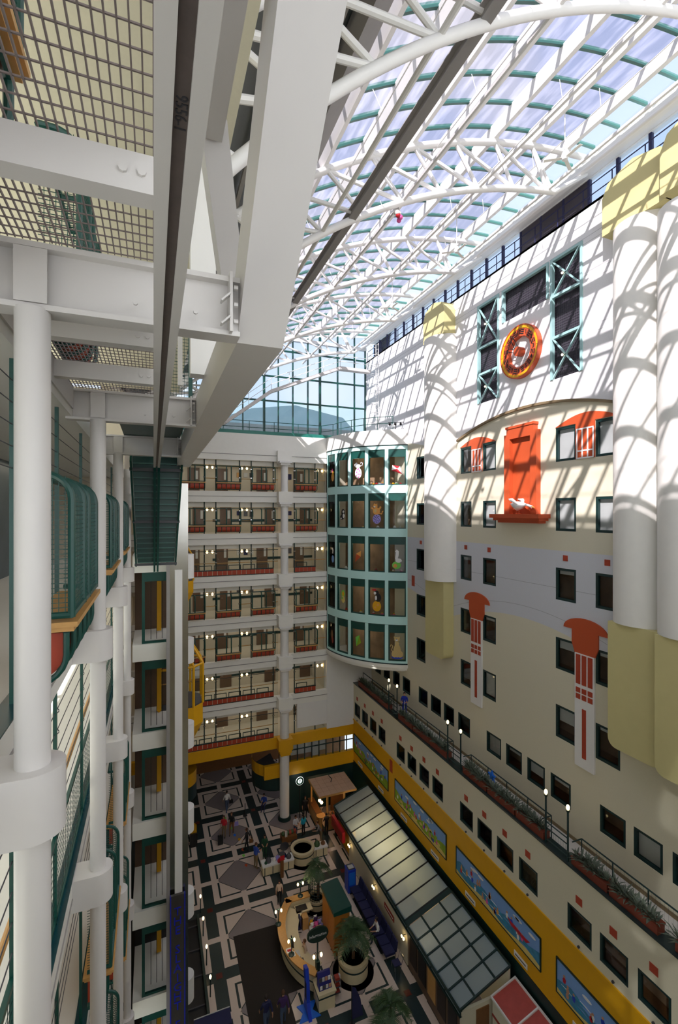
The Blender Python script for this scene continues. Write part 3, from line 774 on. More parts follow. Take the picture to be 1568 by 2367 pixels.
def el(cx, cy, rx, ry=None, n=16, rot=0.0):
    ry = rx if ry is None else ry
    return [(cx + rx * math.cos(2 * PI * i / n) * math.cos(rot) - ry * math.sin(2 * PI * i / n) * math.sin(rot),
             cy + rx * math.cos(2 * PI * i / n) * math.sin(rot) + ry * math.sin(2 * PI * i / n) * math.cos(rot)) for i in range(n)]
def curl(pts, w):
    L1, R1 = [], []
    for i in range(len(pts)):
        a = pts[max(0, i - 1)]; b = pts[min(len(pts) - 1, i + 1)]; dx, dy = b[0] - a[0], b[1] - a[1]; l = math.hypot(dx, dy) or 1
        L1.append((pts[i][0] - dy / l * w, pts[i][1] + dx / l * w)); R1.append((pts[i][0] + dy / l * w, pts[i][1] - dx / l * w))
    return L1 + R1[::-1]
hearts = [('pink', el(x, y, 0.055, 0.06, 8)) for x, y in ((-0.15, -0.05), (0.1, 0.05), (0.0, -0.2), (0.16, -0.22), (-0.17, -0.3), (0.02, 0.2), (-0.1, 0.15), (0.05, -0.42))]
sticker('mouse_on_balloon_sticker', 2, 0, [('white', el(0, -0.12, 0.3, 0.42)), *hearts, ('pink', [(-0.05, -0.55), (0.05, -0.55), (0, -0.64)]), ('white', el(-0.02, 0.42, 0.24, 0.14)), ('white', el(-0.22, 0.5, 0.13, 0.13)), ('greywhite', el(-0.16, 0.62, 0.07)), ('greywhite', curl([(0.2, 0.42), (0.36, 0.46), (0.4, 0.62), (0.28, 0.7), (0.2, 0.62)], 0.02))])
sticker('balloon_sticker', 0, 0, [('pale_orange', el(0.1, -0.25, 0.22, 0.36)), ('pink', el(0.05, 0.25, 0.1, 0.2)), ('yellow', el(0.15, 0.0, 0.12, 0.25))])
sticker('kite_sticker', 4, 0, [('white', [(-0.35, 0.3), (-0.42, -0.1), (0.0, 0.02)]), ('red', [(-0.35, 0.3), (0.0, 0.02), (0.22, 0.2)]), ('white', [(0.22, 0.2), (0.0, 0.02), (0.42, -0.42)]), ('red', [(-0.42, -0.1), (0.42, -0.42), (0.0, 0.02)])], 0.0, 0.1)
sticker('penguin_sticker', 1, 1, [('black', el(0, 0.1, 0.2, 0.3)), ('white', el(0.03, 0.18, 0.1)), ('black', el(-0.1, -0.25, 0.25, 0.2)), ('white', el(0.06, -0.15, 0.1, 0.18)), ('white', el(-0.22, -0.35, 0.06))])
dots = [('navy', el(x, -0.38 + y, 0.045, 0.03, 6, x * 9 + y * 5)) for x, y in ((0, 0), (0.13, 0.05), (-0.13, -0.04), (0.05, 0.14), (-0.09, 0.13), (0.09, -0.13), (-0.05, -0.15), (0.2, -0.07), (-0.22, 0.06), (0.17, 0.19), (-0.18, 0.2), (0.0, 0.26), (0.17, -0.22), (-0.17, -0.22), (0.02, -0.27))]
sticker('cat_on_ball_sticker', 3, 1, [('lilac', el(0, -0.38, 0.32, 0.36)), *dots, ('pale_orange', el(-0.02, 0.22, 0.28, 0.27)), ('tan', el(-0.1, 0.25, 0.1, 0.15)), ('pale_orange', el(-0.1, 0.6, 0.17, 0.15)), ('pale_orange', [(-0.25, 0.68), (-0.18, 0.82), (-0.12, 0.72)]), ('pale_orange', [(-0.05, 0.72), (0.04, 0.8), (0.05, 0.66)]), ('white', el(-0.16, 0.55, 0.07, 0.05)), ('pale_orange', curl([(0.1, 0.35), (0.25, 0.42), (0.32, 0.56)], 0.06)), ('pale_orange', curl([(-0.2, 0.35), (-0.34, 0.42), (-0.38, 0.5)], 0.05)), ('pale_orange', curl([(0.2, 0.05), (0.4, 0.0), (0.45, 0.18), (0.52, 0.22)], 0.035))])
sticker('orange_kite_sticker', 2, 2, [('pale_orange', [(0.25, 0.4), (-0.2, 0.15), (-0.3, -0.5), (0.22, -0.05)]), ('orange', [(-0.2, 0.15), (-0.3, -0.5), (0.22, -0.05)])], 0.0, 0.05)
sticker('seal_on_ball_sticker', 4, 2, [('lime', el(-0.05, -0.55, 0.33, 0.28)), ('pale_orange', el(-0.15, -0.6, 0.15, 0.15)), ('white', curl([(-0.1, 0.55), (0.02, 0.45), (0.0, 0.2), (-0.05, -0.05), (0.1, -0.25), (0.32, -0.15)], 0.11)), ('white', el(0.1, -0.2, 0.22, 0.16))])
sticker('seal_sticker', 0, 2, [('white', curl([(0.05, 0.5), (0.15, 0.3), (0.1, 0.05)], 0.09)), ('sky_blue', el(0.12, -0.4, 0.2, 0.3))])
sticker('turtle_sticker', 1, 3, [('lime', el(0, 0.25, 0.2, 0.3)), ('yellow', el(0, 0.25, 0.12, 0.18)), ('sand', el(0, -0.2, 0.2, 0.28)), ('lime', el(-0.1, -0.1, 0.08, 0.1))])
sticker('bear_on_balloon_sticker', 3, 3, [('yellow', el(0.0, -0.4, 0.34, 0.4)), ('pale_orange', el(0.1, -0.3, 0.1)), ('pale_orange', el(-0.12, -0.5, 0.08)), ('black', el(0.1, 0.25, 0.25, 0.32)), ('white', el(-0.06, 0.22, 0.08, 0.18)), ('black', el(-0.02, 0.62, 0.19, 0.17)), ('white', el(-0.14, 0.58, 0.1, 0.11)), ('red', [(-0.35, 0.76), (-0.05, 0.76), (-0.05, 0.9), (-0.35, 0.88)])])
sticker('green_kite_sticker', 2, 4, [('lime', [(0.1, 0.55), (-0.25, 0.35), (-0.18, -0.35), (0.25, -0.02)]), ('grass', [(0.1, 0.55), (-0.02, 0.15), (-0.18, -0.35), (0.25, -0.02)])], 0.0, 0.0)
sticker('big_cat_sticker', 4, 4, [('blue', el(0, -0.85, 0.42, 0.12)), ('tan', el(0, -0.35, 0.28, 0.5)), ('tan', el(-0.2, -0.6, 0.22, 0.25)), ('tan', el(0.22, -0.6, 0.22, 0.25)), ('tan', curl([(0, 0), (0, 0.3)], 0.13)), ('tan', el(-0.02, 0.5, 0.22, 0.18)), ('tan', el(-0.2, 0.66, 0.06)), ('tan', el(0.16, 0.66, 0.06)), ('white', el(-0.04, 0.45, 0.1, 0.07)), ('black', el(-0.04, 0.52, 0.05, 0.03)), ('tan', curl([(-0.25, -0.5), (-0.42, -0.3), (-0.32, 0.0), (-0.45, 0.1), (-0.52, -0.05)], 0.035))], 0.0, 0.0)
sticker('brown_bear_sticker', 0, 4, [('wood_dark', el(0, 0.0, 0.18, 0.4)), ('brick_red', el(0.1, -0.4, 0.15, 0.3))])
# toys and boxes on the bay window sills
random.seed(21)
toys = [(3, 0, -0.35, 'yellow', 'yellow toy truck'), (3, 0, -0.1, 'red', 'red toy house'), (3, 0, 0.12, 'white', 'white toy boat'), (3, 0, 0.36, 'blue', 'blue toy car'), (4, 0, -0.3, 'yellow', 'yellow toy duck'), (4, 0, -0.05, 'lime', 'green toy tree'), (4, 0, 0.25, 'red', 'red toy bus'),
        (2, 1, 0.25, 'white', 'white toy dog'), (4, 1, -0.2, 'white', 'white paper box'), (4, 1, 0.2, 'blind', 'grey paper box'), (3, 1, 0.0, 'blind', 'pale storage box'), (1, 2, 0.0, 'white', 'white toy house'), (3, 2, -0.15, 'dark_grey', 'grey toy digger'), (4, 2, -0.3, 'pale_orange', 'orange toy giraffe'), (4, 2, 0.3, 'pink', 'pink toy castle'),
        (1, 3, 0.05, 'orange', 'orange toy house'), (2, 3, 0.05, 'blind', 'grey toy camper van'), (3, 3, -0.35, 'red', 'red building bricks'), (3, 3, 0.35, 'pink', 'pink building bricks'), (4, 3, -0.25, 'pink', 'pink toy block')]
RN = ['top', 'second', 'middle', 'fourth', 'bottom']; CN = ['first', 'second', 'third', 'fourth', 'fifth']
for (ci, ri, u, m_, nm) in toys:
    a, b = cols[ci]; am_ = math.radians((a + b) / 2); nx, ny = math.cos(am_), math.sin(am_); tx, ty = -ny, nx
    r = BR - 0.42; x = BC[0] + r * nx + tx * u; y = BC[1] + r * ny + ty * u; z = ROWZ[ri] + 0.0
    s = random.uniform(0.085, 0.11); t = thing('toy', '%s on the bay sill, %s window of the %s row' % (nm, CN[ci], RN[ri]), 'toy', (x, y, z), group='toys on the bay sills')
    q = MB(); q.box(x - s, x + s, y - s * 0.7, y + s * 0.7, z, z + s * 1.3); q.build('toy_body', m_, t)
    q = MB(); q.prism([(x - s * 0.8, z + s * 1.3), (x + s * 0.8, z + s * 1.3), (x + s * 0.3, z + s * 2.1), (x - s * 0.4, z + s * 2.1)], 'y', y - s * 0.5, y + s * 0.5); q.build('toy_top', random.choice(['white', 'yellow', 'red', m_]), t)

# terrace above the galleries, railing and glazed end wall
tt = struct('roof_terrace', None, (8, 38, 30.7))
MB().box(-1, 14.2, 37.02, 38.2, 30.5, 31.0).build('terrace_edge', 'green_band', tt)
MB().box(14.2, 17.6, 37.0, 38.2, 30.5, 30.72).build('terrace_edge', 'fascia', tt)
tr = thing('terrace_railing', 'thin green railing in front of the glazed end wall', 'railing', (9, 37.1, 30.72))
pts = [(x, 37.05) for x in (3, 5, 7, 9, 11, 13)] + [ap(a, BR - 0.15)[:2] for a in (188, 198, 208, 218, 228, 238)]
for i, (x, y) in enumerate(pts): MB().tube((x, y, 30.7), (x, y, 31.75), 0.025, 6).build('rail_post', 'green', tr)
for z in (31.25, 31.75): MB().path([(x, y, z) for x, y in pts], 0.025, 6).build('rail', 'green', tr)
ge = struct('glazed_end_wall', None, (9, 38.2, 30.7))
RC = (18.5, 14.9); RO = 24.9
def roofz(x, r=RO): return RC[1] + math.sqrt(max(0.0, r * r - (x - RC[0]) ** 2))
GX = [1.2, 3.1, 4.92, 6.7, 8.44, 9.63, 10.88, 12.2, 13.29, 14.92, 16.51, 17.55]
GZ = [30.72, 33.75, 35.8, 38.0]
for i, x in enumerate(GX):
    w = 0.09 if x in (8.44, 13.29) else 0.045
    MB().box(x - w, x + w, 38.15, 38.35, 30.72, roofz(x, RO + 0.3)).build('end_mullion', 'green', ge)
for z in GZ[1:]:
    xs = RC[0] - math.sqrt(max(0, RO * RO - (z - RC[1]) ** 2))
    MB().box(max(xs, 0), 17.6, 38.18, 38.32, z - 0.06, z + 0.06).build('end_transom', 'green', ge)
for i in range(len(GX) - 1):
    for j in range(len(GZ)):
        x0, x1 = GX[i] + 0.045, GX[i + 1] - 0.045; z0 = GZ[j]
        z1a, z1b = (GZ[j + 1], GZ[j + 1]) if j < len(GZ) - 1 else (99, 99)
        z1a = min(z1a, roofz(x0, RO + 0.25)); z1b = min(z1b, roofz(x1, RO + 0.25))
        if z1a <= z0 + 0.05 or z1b <= z0 + 0.05: continue
        MB().prism([(x0, z0), (x1, z0), (x1, z1b), (x0, z1a)], 'y', 38.24, 38.26).build('end_pane', 'pane_teal' if j == 0 else 'clear_pane', ge)
MB().box(0, 17.6, 38.05, 38.4, 38.9, 39.15).build('end_head', 'white', ge)
# neighbouring building seen through the end wall
nb = thing('neighbour_building', 'grey-blue barrel-roofed building seen through the glazed end wall', 'building', (16, 62, 0))
pr = [(2, 0), (2, 32), (6, 36), (12, 38.3), (18, 39.2), (25, 38), (30, 33), (30, 0)]
MB().prism([(a, b) for a, b in pr], 'y', 62, 75).build('building_wall', 'nb_wall', nb)
for i in range(8):
    for j in range(2): MB().box(4 + 3 * i, 5.6 + 3 * i, 61.9, 62.0, 29.2 + 2.8 * j, 30.8 + 2.8 * j).build('building_window', 'dark_grey', nb)
MB().box(1.5, 30, 61.6, 62, 34.6, 36.2).build('roof_edge', 'dark_grey', nb)
# white access gantry below the vault
ga = thing('access_gantry', 'white sloping access gantry hanging before the glazed end wall', 'gantry', (10, 34, 33))
gp = [(3.6, 30.6), (4.7, 30.9), (8.0, 33.4), (13.4, 35.7), (16.0, 35.7)]
for (p, q) in zip(gp[:-1], gp[1:]):
    MB().beam((p[0], 34, p[1]), (q[0], 34, q[1]), 0.5, 0.22).build('gantry_deck', 'steel_white', ga)
    for h in (0.5, 0.95): MB().tube((p[0], 33.8, p[1] + h), (q[0], 33.8, q[1] + h), 0.02, 6).build('gantry_rail', 'white', ga)
    n = max(1, int(abs(q[0] - p[0]) / 1.1))
    for i in range(n + 1):
        t = i / n; x = p[0] + (q[0] - p[0]) * t; z = p[1] + (q[1] - p[1]) * t
        MB().tube((x, 33.8, z), (x, 33.8, z + 0.95), 0.018, 6).build('gantry_post', 'white', ga)
la = thing('cage_ladder', 'white caged ladder climbing the upper right wall behind the bay', 'ladder', (17.4, 35.4, 30.8))
for dy in (-0.22, 0.22): MB().tube((17.35, 35.4 + dy, 30.8), (17.35, 35.4 + dy, 38.6), 0.03, 6).build('ladder_rail', 'white', la)
for i in range(24): MB().tube((17.35, 35.18, 31 + i * 0.31), (17.35, 35.62, 31 + i * 0.31), 0.018, 5).build('rung', 'white', la)
for i in range(9): MB().path([(17.35 - 0.6 * math.sin(t * PI / 6), 35.4 + 0.35 * math.cos(t * PI / 6), 32 + i * 0.8) for t in range(7)], 0.02, 5).build('cage_hoop', 'white', la)

# ---------------------------------------------------------------- glass vault: tubular trusses, purlins, mullions, panes
def rp(th, r, y=0.0):
    t = math.radians(th); return (RC[0] - r * math.sin(t), y, RC[1] + r * math.cos(t))
TH = [5.2 + 4.4 * k for k in range(7)]           # purlin lines
vault = struct('roof_vault', None, (9, 18, 36))
TRN = {8: 'nearest arched truss, overhead', 15: 'second arched truss from the viewer', 22: 'third arched truss from the viewer', 29: 'fourth arched truss from the viewer', 36: 'farthest arched truss by the glazed end wall'}
def truss(y):
    t = thing('arched_truss', 'white tubular roof truss, the ' + TRN[y], 'truss', rp(0, 24.9, y), group='arched roof trusses')
    top = [rp(2.2 + (50 - 2.2) * i / 40, 24.9, y) for i in range(41)]
    bot = [rp(7.4 + (50 - 7.4) * i / 40, 23.15, y) for i in range(41)]
    MB().path(top, 0.125, 10).build('top_chord', 'white', t, True)
    MB().path(bot, 0.125, 10).build('bottom_chord', 'white', t, True)
    ths = [5.2 + 4.4 * k for k in range(11)]
    for k, th in enumerate(ths):
        b = max(th - 1.3, 7.6) if k else 7.6
        if k: MB().tube(rp(th, 24.9, y), rp(th - 1.3, 23.15, y), 0.075, 8).build('web_member', 'white', t, True)
        if k: MB().tube(rp(th, 24.9, y), rp(max(th - 5.7, 7.6), 23.15, y), 0.075, 8).build('web_member', 'white', t, True)
        MB().box(rp(th, 24.9)[0] - 0.12, rp(th, 24.9)[0] + 0.12, y - 0.12, y + 0.12, rp(th, 24.9)[2] - 0.02, rp(th, 25.08)[2]).build('purlin_seat', 'white', t)
    MB().tube(rp(7.4, 23.15, y), (17.35, y, 39.1), 0.09, 8).build('end_strut', 'white', t, True)
    return t
for y in (8, 15, 22, 29, 36): truss(y)
for th in TH + [33.4]:
    a = rp(th, 25.0); b = rp(th, 25.45)
    pb_ = MB(); t = math.radians(th); w = 0.1 if th < 33 else 0.3
    ux, uz = math.cos(t) * w, math.sin(t) * w
    pts = [(a[0] - ux, a[2] - uz), (a[0] + ux, a[2] + uz), (b[0] + ux, b[2] + uz), (b[0] - ux, b[2] - uz)]
    pb_.prism(pts, 'y', -2, 38.2).build('purlin', 'white' if th < 33 else 'grey_beam', vault)
# eave beam and gutter along the right wall
ev = MB(); ev.box(17.15, 17.5, -2, 38.2, 39.15, 39.45); ev.box(17.35, 18.4, -2, 38.2, 39.62, 39.85); ev.build('eave_beam', 'white', vault)
MB().tube((17.05, -2, 39.05), (17.05, 38.2, 39.05), 0.09, 10).build('eave_pipe', 'white', vault, True)
YM = [1 + 7.0 / 6 * j for j in range(33)]
me_mu = MB()
for i in range(24):
    t0, t1 = 1.5 + 32.1 * i / 24, 1.5 + 32.1 * (i + 1) / 24
    me_mu.add([rp(t0, 25.42, -0.05), rp(t0, 25.42, 0.05), rp(t0, 25.56, 0.05), rp(t0, 25.56, -0.05), rp(t1, 25.42, -0.05), rp(t1, 25.42, 0.05), rp(t1, 25.56, 0.05), rp(t1, 25.56, -0.05)],
              [(0, 4, 5, 1), (1, 5, 6, 2), (3, 2, 6, 7), (0, 3, 7, 4)])
vw = Vector((9, 18, 36))
me_mu = me_mu.mesh('glazing_bar', 'green_mull')
for y in YM: inst('glazing_bar', me_mu, vault, Vector((0, y, 0)) - vw)
lines = TH + [33.4]
for k in range(len(lines) - 1):
    q = MB(); n = 2
    for i in range(n):
        t0 = lines[k] + (lines[k + 1] - lines[k]) * i / n; t1 = lines[k] + (lines[k + 1] - lines[k]) * (i + 1) / n
        q.quad(rp(t0, 25.5, 0.05), rp(t1, 25.5, 0.05), rp(t1, 25.5, 1.11), rp(t0, 25.5, 1.11))
    me_p = q.mesh('roof_pane', 'sky_pane')
    for y in YM[:-1]: inst('roof_pane', me_p, vault, Vector((0, y, 0)) - vw)
q = MB(); q.quad(rp(1.6, 25.5, 0.05), rp(5.2, 25.5, 0.05), rp(5.2, 25.5, 1.11), rp(1.6, 25.5, 1.11)); me_p = q.mesh('eave_pane', 'clear_pane')
for y in YM[:-1]: inst('eave_pane', me_p, vault, Vector((0, y, 0)) - vw)
# solid lower part of the vault on the left
op = MB()
for i in range(8):
    t0, t1 = 33.4 + 20 * i / 8, 33.4 + 20 * (i + 1) / 8
    op.quad(rp(t0, 25.5, -2), rp(t0, 25.5, 38.2), rp(t1, 25.5, 38.2), rp(t1, 25.5, -2))
op.build('roof_lining', 'roof_opaque', vault)
for i in range(5):
    a = rp(35 + 4 * i, 25.4); MB().box(a[0] - 0.06, a[0] + 0.06, -2, 38.2, a[2] - 0.15, a[2]).build('lining_batten', 'grey_beam', vault)
ne = struct('near_end_fill_glazing', None, (9, -2.2, 22.5))  # unseen end glazing, added and frosted to spread daylight inside
for i in range(18): MB().box(-5.4 + 1.42 * i, -5.3 + 1.42 * i, -2.3, -2.1, 22.5, 40.6).build('end_mullion', 'green', ne)
for z in (22.5, 26.0, 29.3, 33, 36.5, 40.4): MB().box(-5.4, 18.6, -2.3, -2.1, z, z + 0.14).build('end_transom', 'green', ne)
MB().quad((-5.4, -2.2, 22.5), (18.6, -2.2, 22.5), (18.6, -2.2, 40.6), (-5.4, -2.2, 40.6)).build('end_pane', 'frosted', ne)
# long tubes tying the trusses together, fine pipes under the panes, maintenance track
for th in (8.3, 17.1, 25.9, 34.7):
    MB().tube(rp(th, 23.2, -2), rp(th, 23.2, 38), 0.07, 8).build('tie_tube', 'white', vault, True)
for th in (7.4, 11.8, 20.6, 29.4):
    p_ = MB().tube(rp(th, 24.75, 0), rp(th, 24.75, 38), 0.018, 5).build('sprinkler_pipe', 'white', vault)
    for j in range(10): MB().tube(rp(th, 24.75, 6 + j * 3.3), rp(th, 25.4, 6 + j * 3.3), 0.012, 5).build('pipe_hanger', 'white', p_)
mt = thing('maintenance_track', 'dull grey maintenance track running the length of the vault under the trusses', 'track', (6.35, 18, 34.7))
MB().ibeam((6.35, -2, 34.75), (6.35, 38, 34.75), 0.26, 0.34).build('track_beam', 'grey_beam', mt)
for y in (8, 15, 22, 29, 36): MB().box(6.3, 6.4, y - 0.05, y + 0.05, 34.9, 35.05).build('track_hanger', 'grey_beam', mt)
hb = thing('hanging_balls', 'small cluster of red and white balls hung from the second truss', 'ornament', rp(27, 23.0, 15))
hc = rp(27, 22.7, 15)
MB().tube((hc[0], 15, hc[2] + 0.3), (hc[0], 15, hc[2] + 0.6), 0.01, 5).build('ornament_string', 'dark_grey', hb)
random.seed(4)
for i in range(7):
    MB().ball((hc[0] + random.uniform(-.1, .1), 15 + random.uniform(-.1, .1), hc[2] + random.uniform(-.15, .3)), 0.09, n=8, m=6).build('ornament_ball', random.choice(['red', 'white', 'pink']), hb, True)
# ceiling fans below the vault
for (y, th, w) in ((13.4, 9.6, 'the nearest right-hand eave'), (20.2, 9.6, 'the third truss'), (27.2, 9.6, 'the fourth truss')):
    c = rp(th, 24.5, y); z = c[2] - 1.2
    f = thing('ceiling_fan', 'white three-bladed ceiling fan hanging from the purlins near ' + w, 'fan', (c[0], y, z), group='ceiling fans under the vault')
    MB().tube((c[0], y, z), (c[0], y, c[2] + 0.5), 0.02, 6).build('fan_rod', 'white', f)
    MB().lathe([(0.03, 0.28), (0.1, 0.2), (0.14, 0.05), (0.1, -0.06), (0.02, -0.1)], (c[0], y, z), 14).build('fan_motor', 'white', f, True)
    for k in range(3):
        a = 0.5 + k * 2 * PI / 3; d = Vector((math.cos(a), math.sin(a), -0.03))
        MB().beam(Vector((c[0], y, z)) + d * 0.12, Vector((c[0], y, z)) + d * 0.75, 0.13, 0.012).build('fan_blade', 'fascia', f)

# ---------------------------------------------------------------- left side: walkways, poles, seat bays, catwalk, stair, lift tower
XE = -1.0
lb = struct('left_block', None, (-3, 9, 0))
for L_ in LV[1:] + [3.24]:
    MB().box(-5.2, XE, -2, 19.0, L_ - 0.42, L_).build('walkway_slab', 'left_slab', lb)
    MB().box(XE - 0.17, XE + 0.005, -2, 19, L_, L_ + 0.015).build('edge_tile_strip', 'tile_green', lb)
    MB().box(XE, XE + 0.012, -2, 19, L_ - 0.24, L_ - 0.22).build('edge_groove', 'grey_beam', lb)
MB().box(-5.2, XE - 0.02, -2, 19.0, 25.8, 26.2).build('walkway_slab', 'left_slab', lb)
MB().box(-5.4, 0.9, -2, 19.0, 29.1, 29.4).build('upper_ceiling', 'cream', lb)
for L_ in LV + [3.24, 0.0]:
    for i in range(7): MB().box(-5.2, -5.05, -1.5 + 3.4 * i, -1.35 + 3.4 * i, L_, L_ + 2.88).build('outer_mullion', 'green_dark', lb)
    MB().box(-5.2, -5.1, -2, 19, L_ + 1.0, L_ + 1.08).build('outer_transom', 'green_dark', lb)
    MB().box(-5.15, -5.13, -2, 19, L_, L_ + 2.86).build('outer_glass', 'clear', lb)
MB().box(-5.2, XE, 19.0, 19.2, 0, 29).build('side_wall', 'corridor', lb)
MB().box(-3.5, -3.4, 2.5, 19.0, 22.92, 25.8).build('dimming_wall', 'inner_dark', lb)  # partition added to darken the interior behind the cages
for L_ in (16.36, 13.08, 9.8, 6.52): MB().box(-3.5, -3.4, -2, 19.0, L_, L_ + 2.86).build('dimming_wall', 'corridor', lb)  # added likewise to dim the other walkways
MB().box(-1.8, -1.5, 19.2, 46, 0, 31.5).build('sun_stop_wall', 'corridor', lb)  # unseen wall, added to keep the sun off the galleries
# poles with collars
PY = [3.48, 7.25, 11.25, 15.1]
PN = ['nearest', 'second', 'third', 'fourth']
for y, n_ in zip(PY, PN):
    t = thing('round_pole', 'tall white round pole with collars at every floor, %s of the row along the walkways' % n_, 'pole', (-0.71, y, 0), group='walkway poles')
    MB().tube((-0.71, y, 0), (-0.71, y, 25.78), 0.1, 24).build('pole_shaft', 'steel_white', t, True)
    for L_ in LV[1:] + [3.24]:
        c = MB(); pts = [(XE, y - 0.185)] + [(-0.71 + 0.185 * math.cos(a), y + 0.185 * math.sin(a)) for a in [(-PI / 2 + PI * i / 14) for i in range(15)]] + [(XE, y + 0.185)]
        c.prism(pts, 'z', L_ - 0.42, L_ - 0.005); c.build('pole_collar', 'steel_white', t, True)
# seat bays: green mesh cage over a wooden ledge and a red panelled belly (local: x along the edge, y outwards)
def bay_meshes():
    R = {}
    W_ = 1.8; D = 0.34
    prof = [(0.0, 1.92), (D - 0.22, 1.92)] + [(D - 0.22 + 0.22 * math.sin(k * PI / 12), 1.70 + 0.22 * math.cos(k * PI / 12)) for k in range(1, 7)] + [(D, 0.68)]
    fr = {}
    def rib(x):
        return MB().path([(x, a, b) for a, b in prof], 0.03, 8)
    R['cage_rib'] = rib(0).mesh('cage_rib', 'green', smooth=True)
    b = MB(); b.tube((0, D, 0.7), (W_, D, 0.7), 0.03, 8); b.tube((0, 0, 0.7), (0, D, 0.7), 0.03, 8); b.tube((W_, 0, 0.7), (W_, D, 0.7), 0.03, 8)
    R['cage_frame'] = b.mesh('cage_frame', 'green', smooth=True)
    R['top_rail'] = MB().tube((0, 0, 1.92), (W_, 0, 1.92), 0.03, 8).mesh('top_rail', 'green', smooth=True)
    R['far_rib'] = MB().path([(0, a, c) for a, c in prof], 0.05, 6).mesh('cage_rib', 'green', smooth=True)
    w = MB(); p2 = [(0.0, 1.91)] + prof[1:]
    for i in range(1, 36):
        x = W_ * i / 36
        for (a, c), (e, f) in zip(p2[:-1], p2[1:]): w.beam((x, a, c), (x, e, f), 0.005, 0.005, (1, 0, 0))
    for k in range(26):
        z = 0.72 + k * 0.042
        if z < 1.72: w.box(0, W_, D - 0.003, D + 0.003, z - 0.003, z + 0.003)
    for x in (0.0, W_):
        for k in range(28): w.box(x - 0.003, x + 0.003, 0, D - (0.0 if k < 24 else 0.05 * (k - 23)), 0.72 + k * 0.042, 0.726 + k * 0.042)
        for k in range(1, 7): w.box(x - 0.003, x + 0.003, D * k / 7 - 0.003, D * k / 7 + 0.003, 0.7, 1.9)
    R['cage_mesh'] = w.mesh('cage_mesh', 'green')
    l = MB(); l.box(-0.04, W_ + 0.04, -0.06, D + 0.05, 0.60, 0.645); l.box(-0.02, W_ + 0.02, -0.04, D + 0.02, 0.56, 0.60)
    R['wood_ledge'] = l.mesh('wood_ledge', 'wood')
    belly = [(0, 0.12)] + [(0.06 + 0.24 * math.sin(k * PI / 12), 0.36 - 0.24 * math.cos(k * PI / 12)) for k in range(0, 7)] + [(0.30, 0.55), (0, 0.55)]
    inner = [(a * 0.9, 0.14 + (c - 0.12) * 0.92) for a, c in belly]
    for i in range(5):
        x0 = 0.05 + i * 0.345
        R['red_panel_%d' % i] = MB().prism([(a, c) for a, c in inner], 'x', x0, x0 + 0.30).mesh('red_panel', 'rust')
    g = MB()
    for x in [0.0] + [0.05 + i * 0.345 - 0.022 for i in range(1, 5)] + [W_]:
        g.path([(x, a, c) for a, c in belly[:-1]], 0.026, 8)
    g.tube((0, 0.30, 0.55), (W_, 0.30, 0.55), 0.026, 8); g.tube((0, 0.02, 0.12), (W_, 0.02, 0.12), 0.026, 8)
    R['belly_frame'] = g.mesh('belly_frame', 'green', smooth=True)
    return R
BM = bay_meshes()
def seat_bay(loc, rz, label, simple=False):
    t = thing('seat_bay', label, 'seat bay', loc, rz, group='green seat bays')
    for x in ((0.0, 0.72, 1.08, 1.8)): inst('cage_rib', BM['far_rib' if simple else 'cage_rib'], t, (x, 0, 0))
    for k in ('cage_frame', 'top_rail', 'wood_ledge', 'belly_frame'): inst(k, BM[k], t)
    if not simple: prop(inst('cage_mesh', BM['cage_mesh'], t), kind='stuff')
    for i in range(5): inst('red_panel', BM['red_panel_%d' % i], t)
    return t
for L_ in (22.92, 16.36, 13.08, 6.52):
    for k, y in enumerate((6.45, 10.4, 14.35)):
        gap = ['first', 'second', 'third'][k]
        seat_bay((XE, y, L_), -PI / 2, 'green mesh seat bay, %s-floor walkway, %s gap between white poles' % (NAMES[L_], gap))
for L_ in (26.2, 22.92, 16.36, 13.08):
    for x, w in ((1.8, 'nearest the lift shaft'), (4.47, 'left of the lamp pair'), (7.17, 'just left of the round column'), (10.7, 'right of the round column')):
        seat_bay((x, 36.96, L_), 0, 'green seat bay with red panels, far %s gallery, %s' % (NAMES[L_], w), True)
# far bays face the viewer: mirror them
for o in list(COL.objects):
    if o.name.startswith('seat_bay') and abs(o.location.y - 36.96) < 1e-3: o.scale = (1, -1, 1)
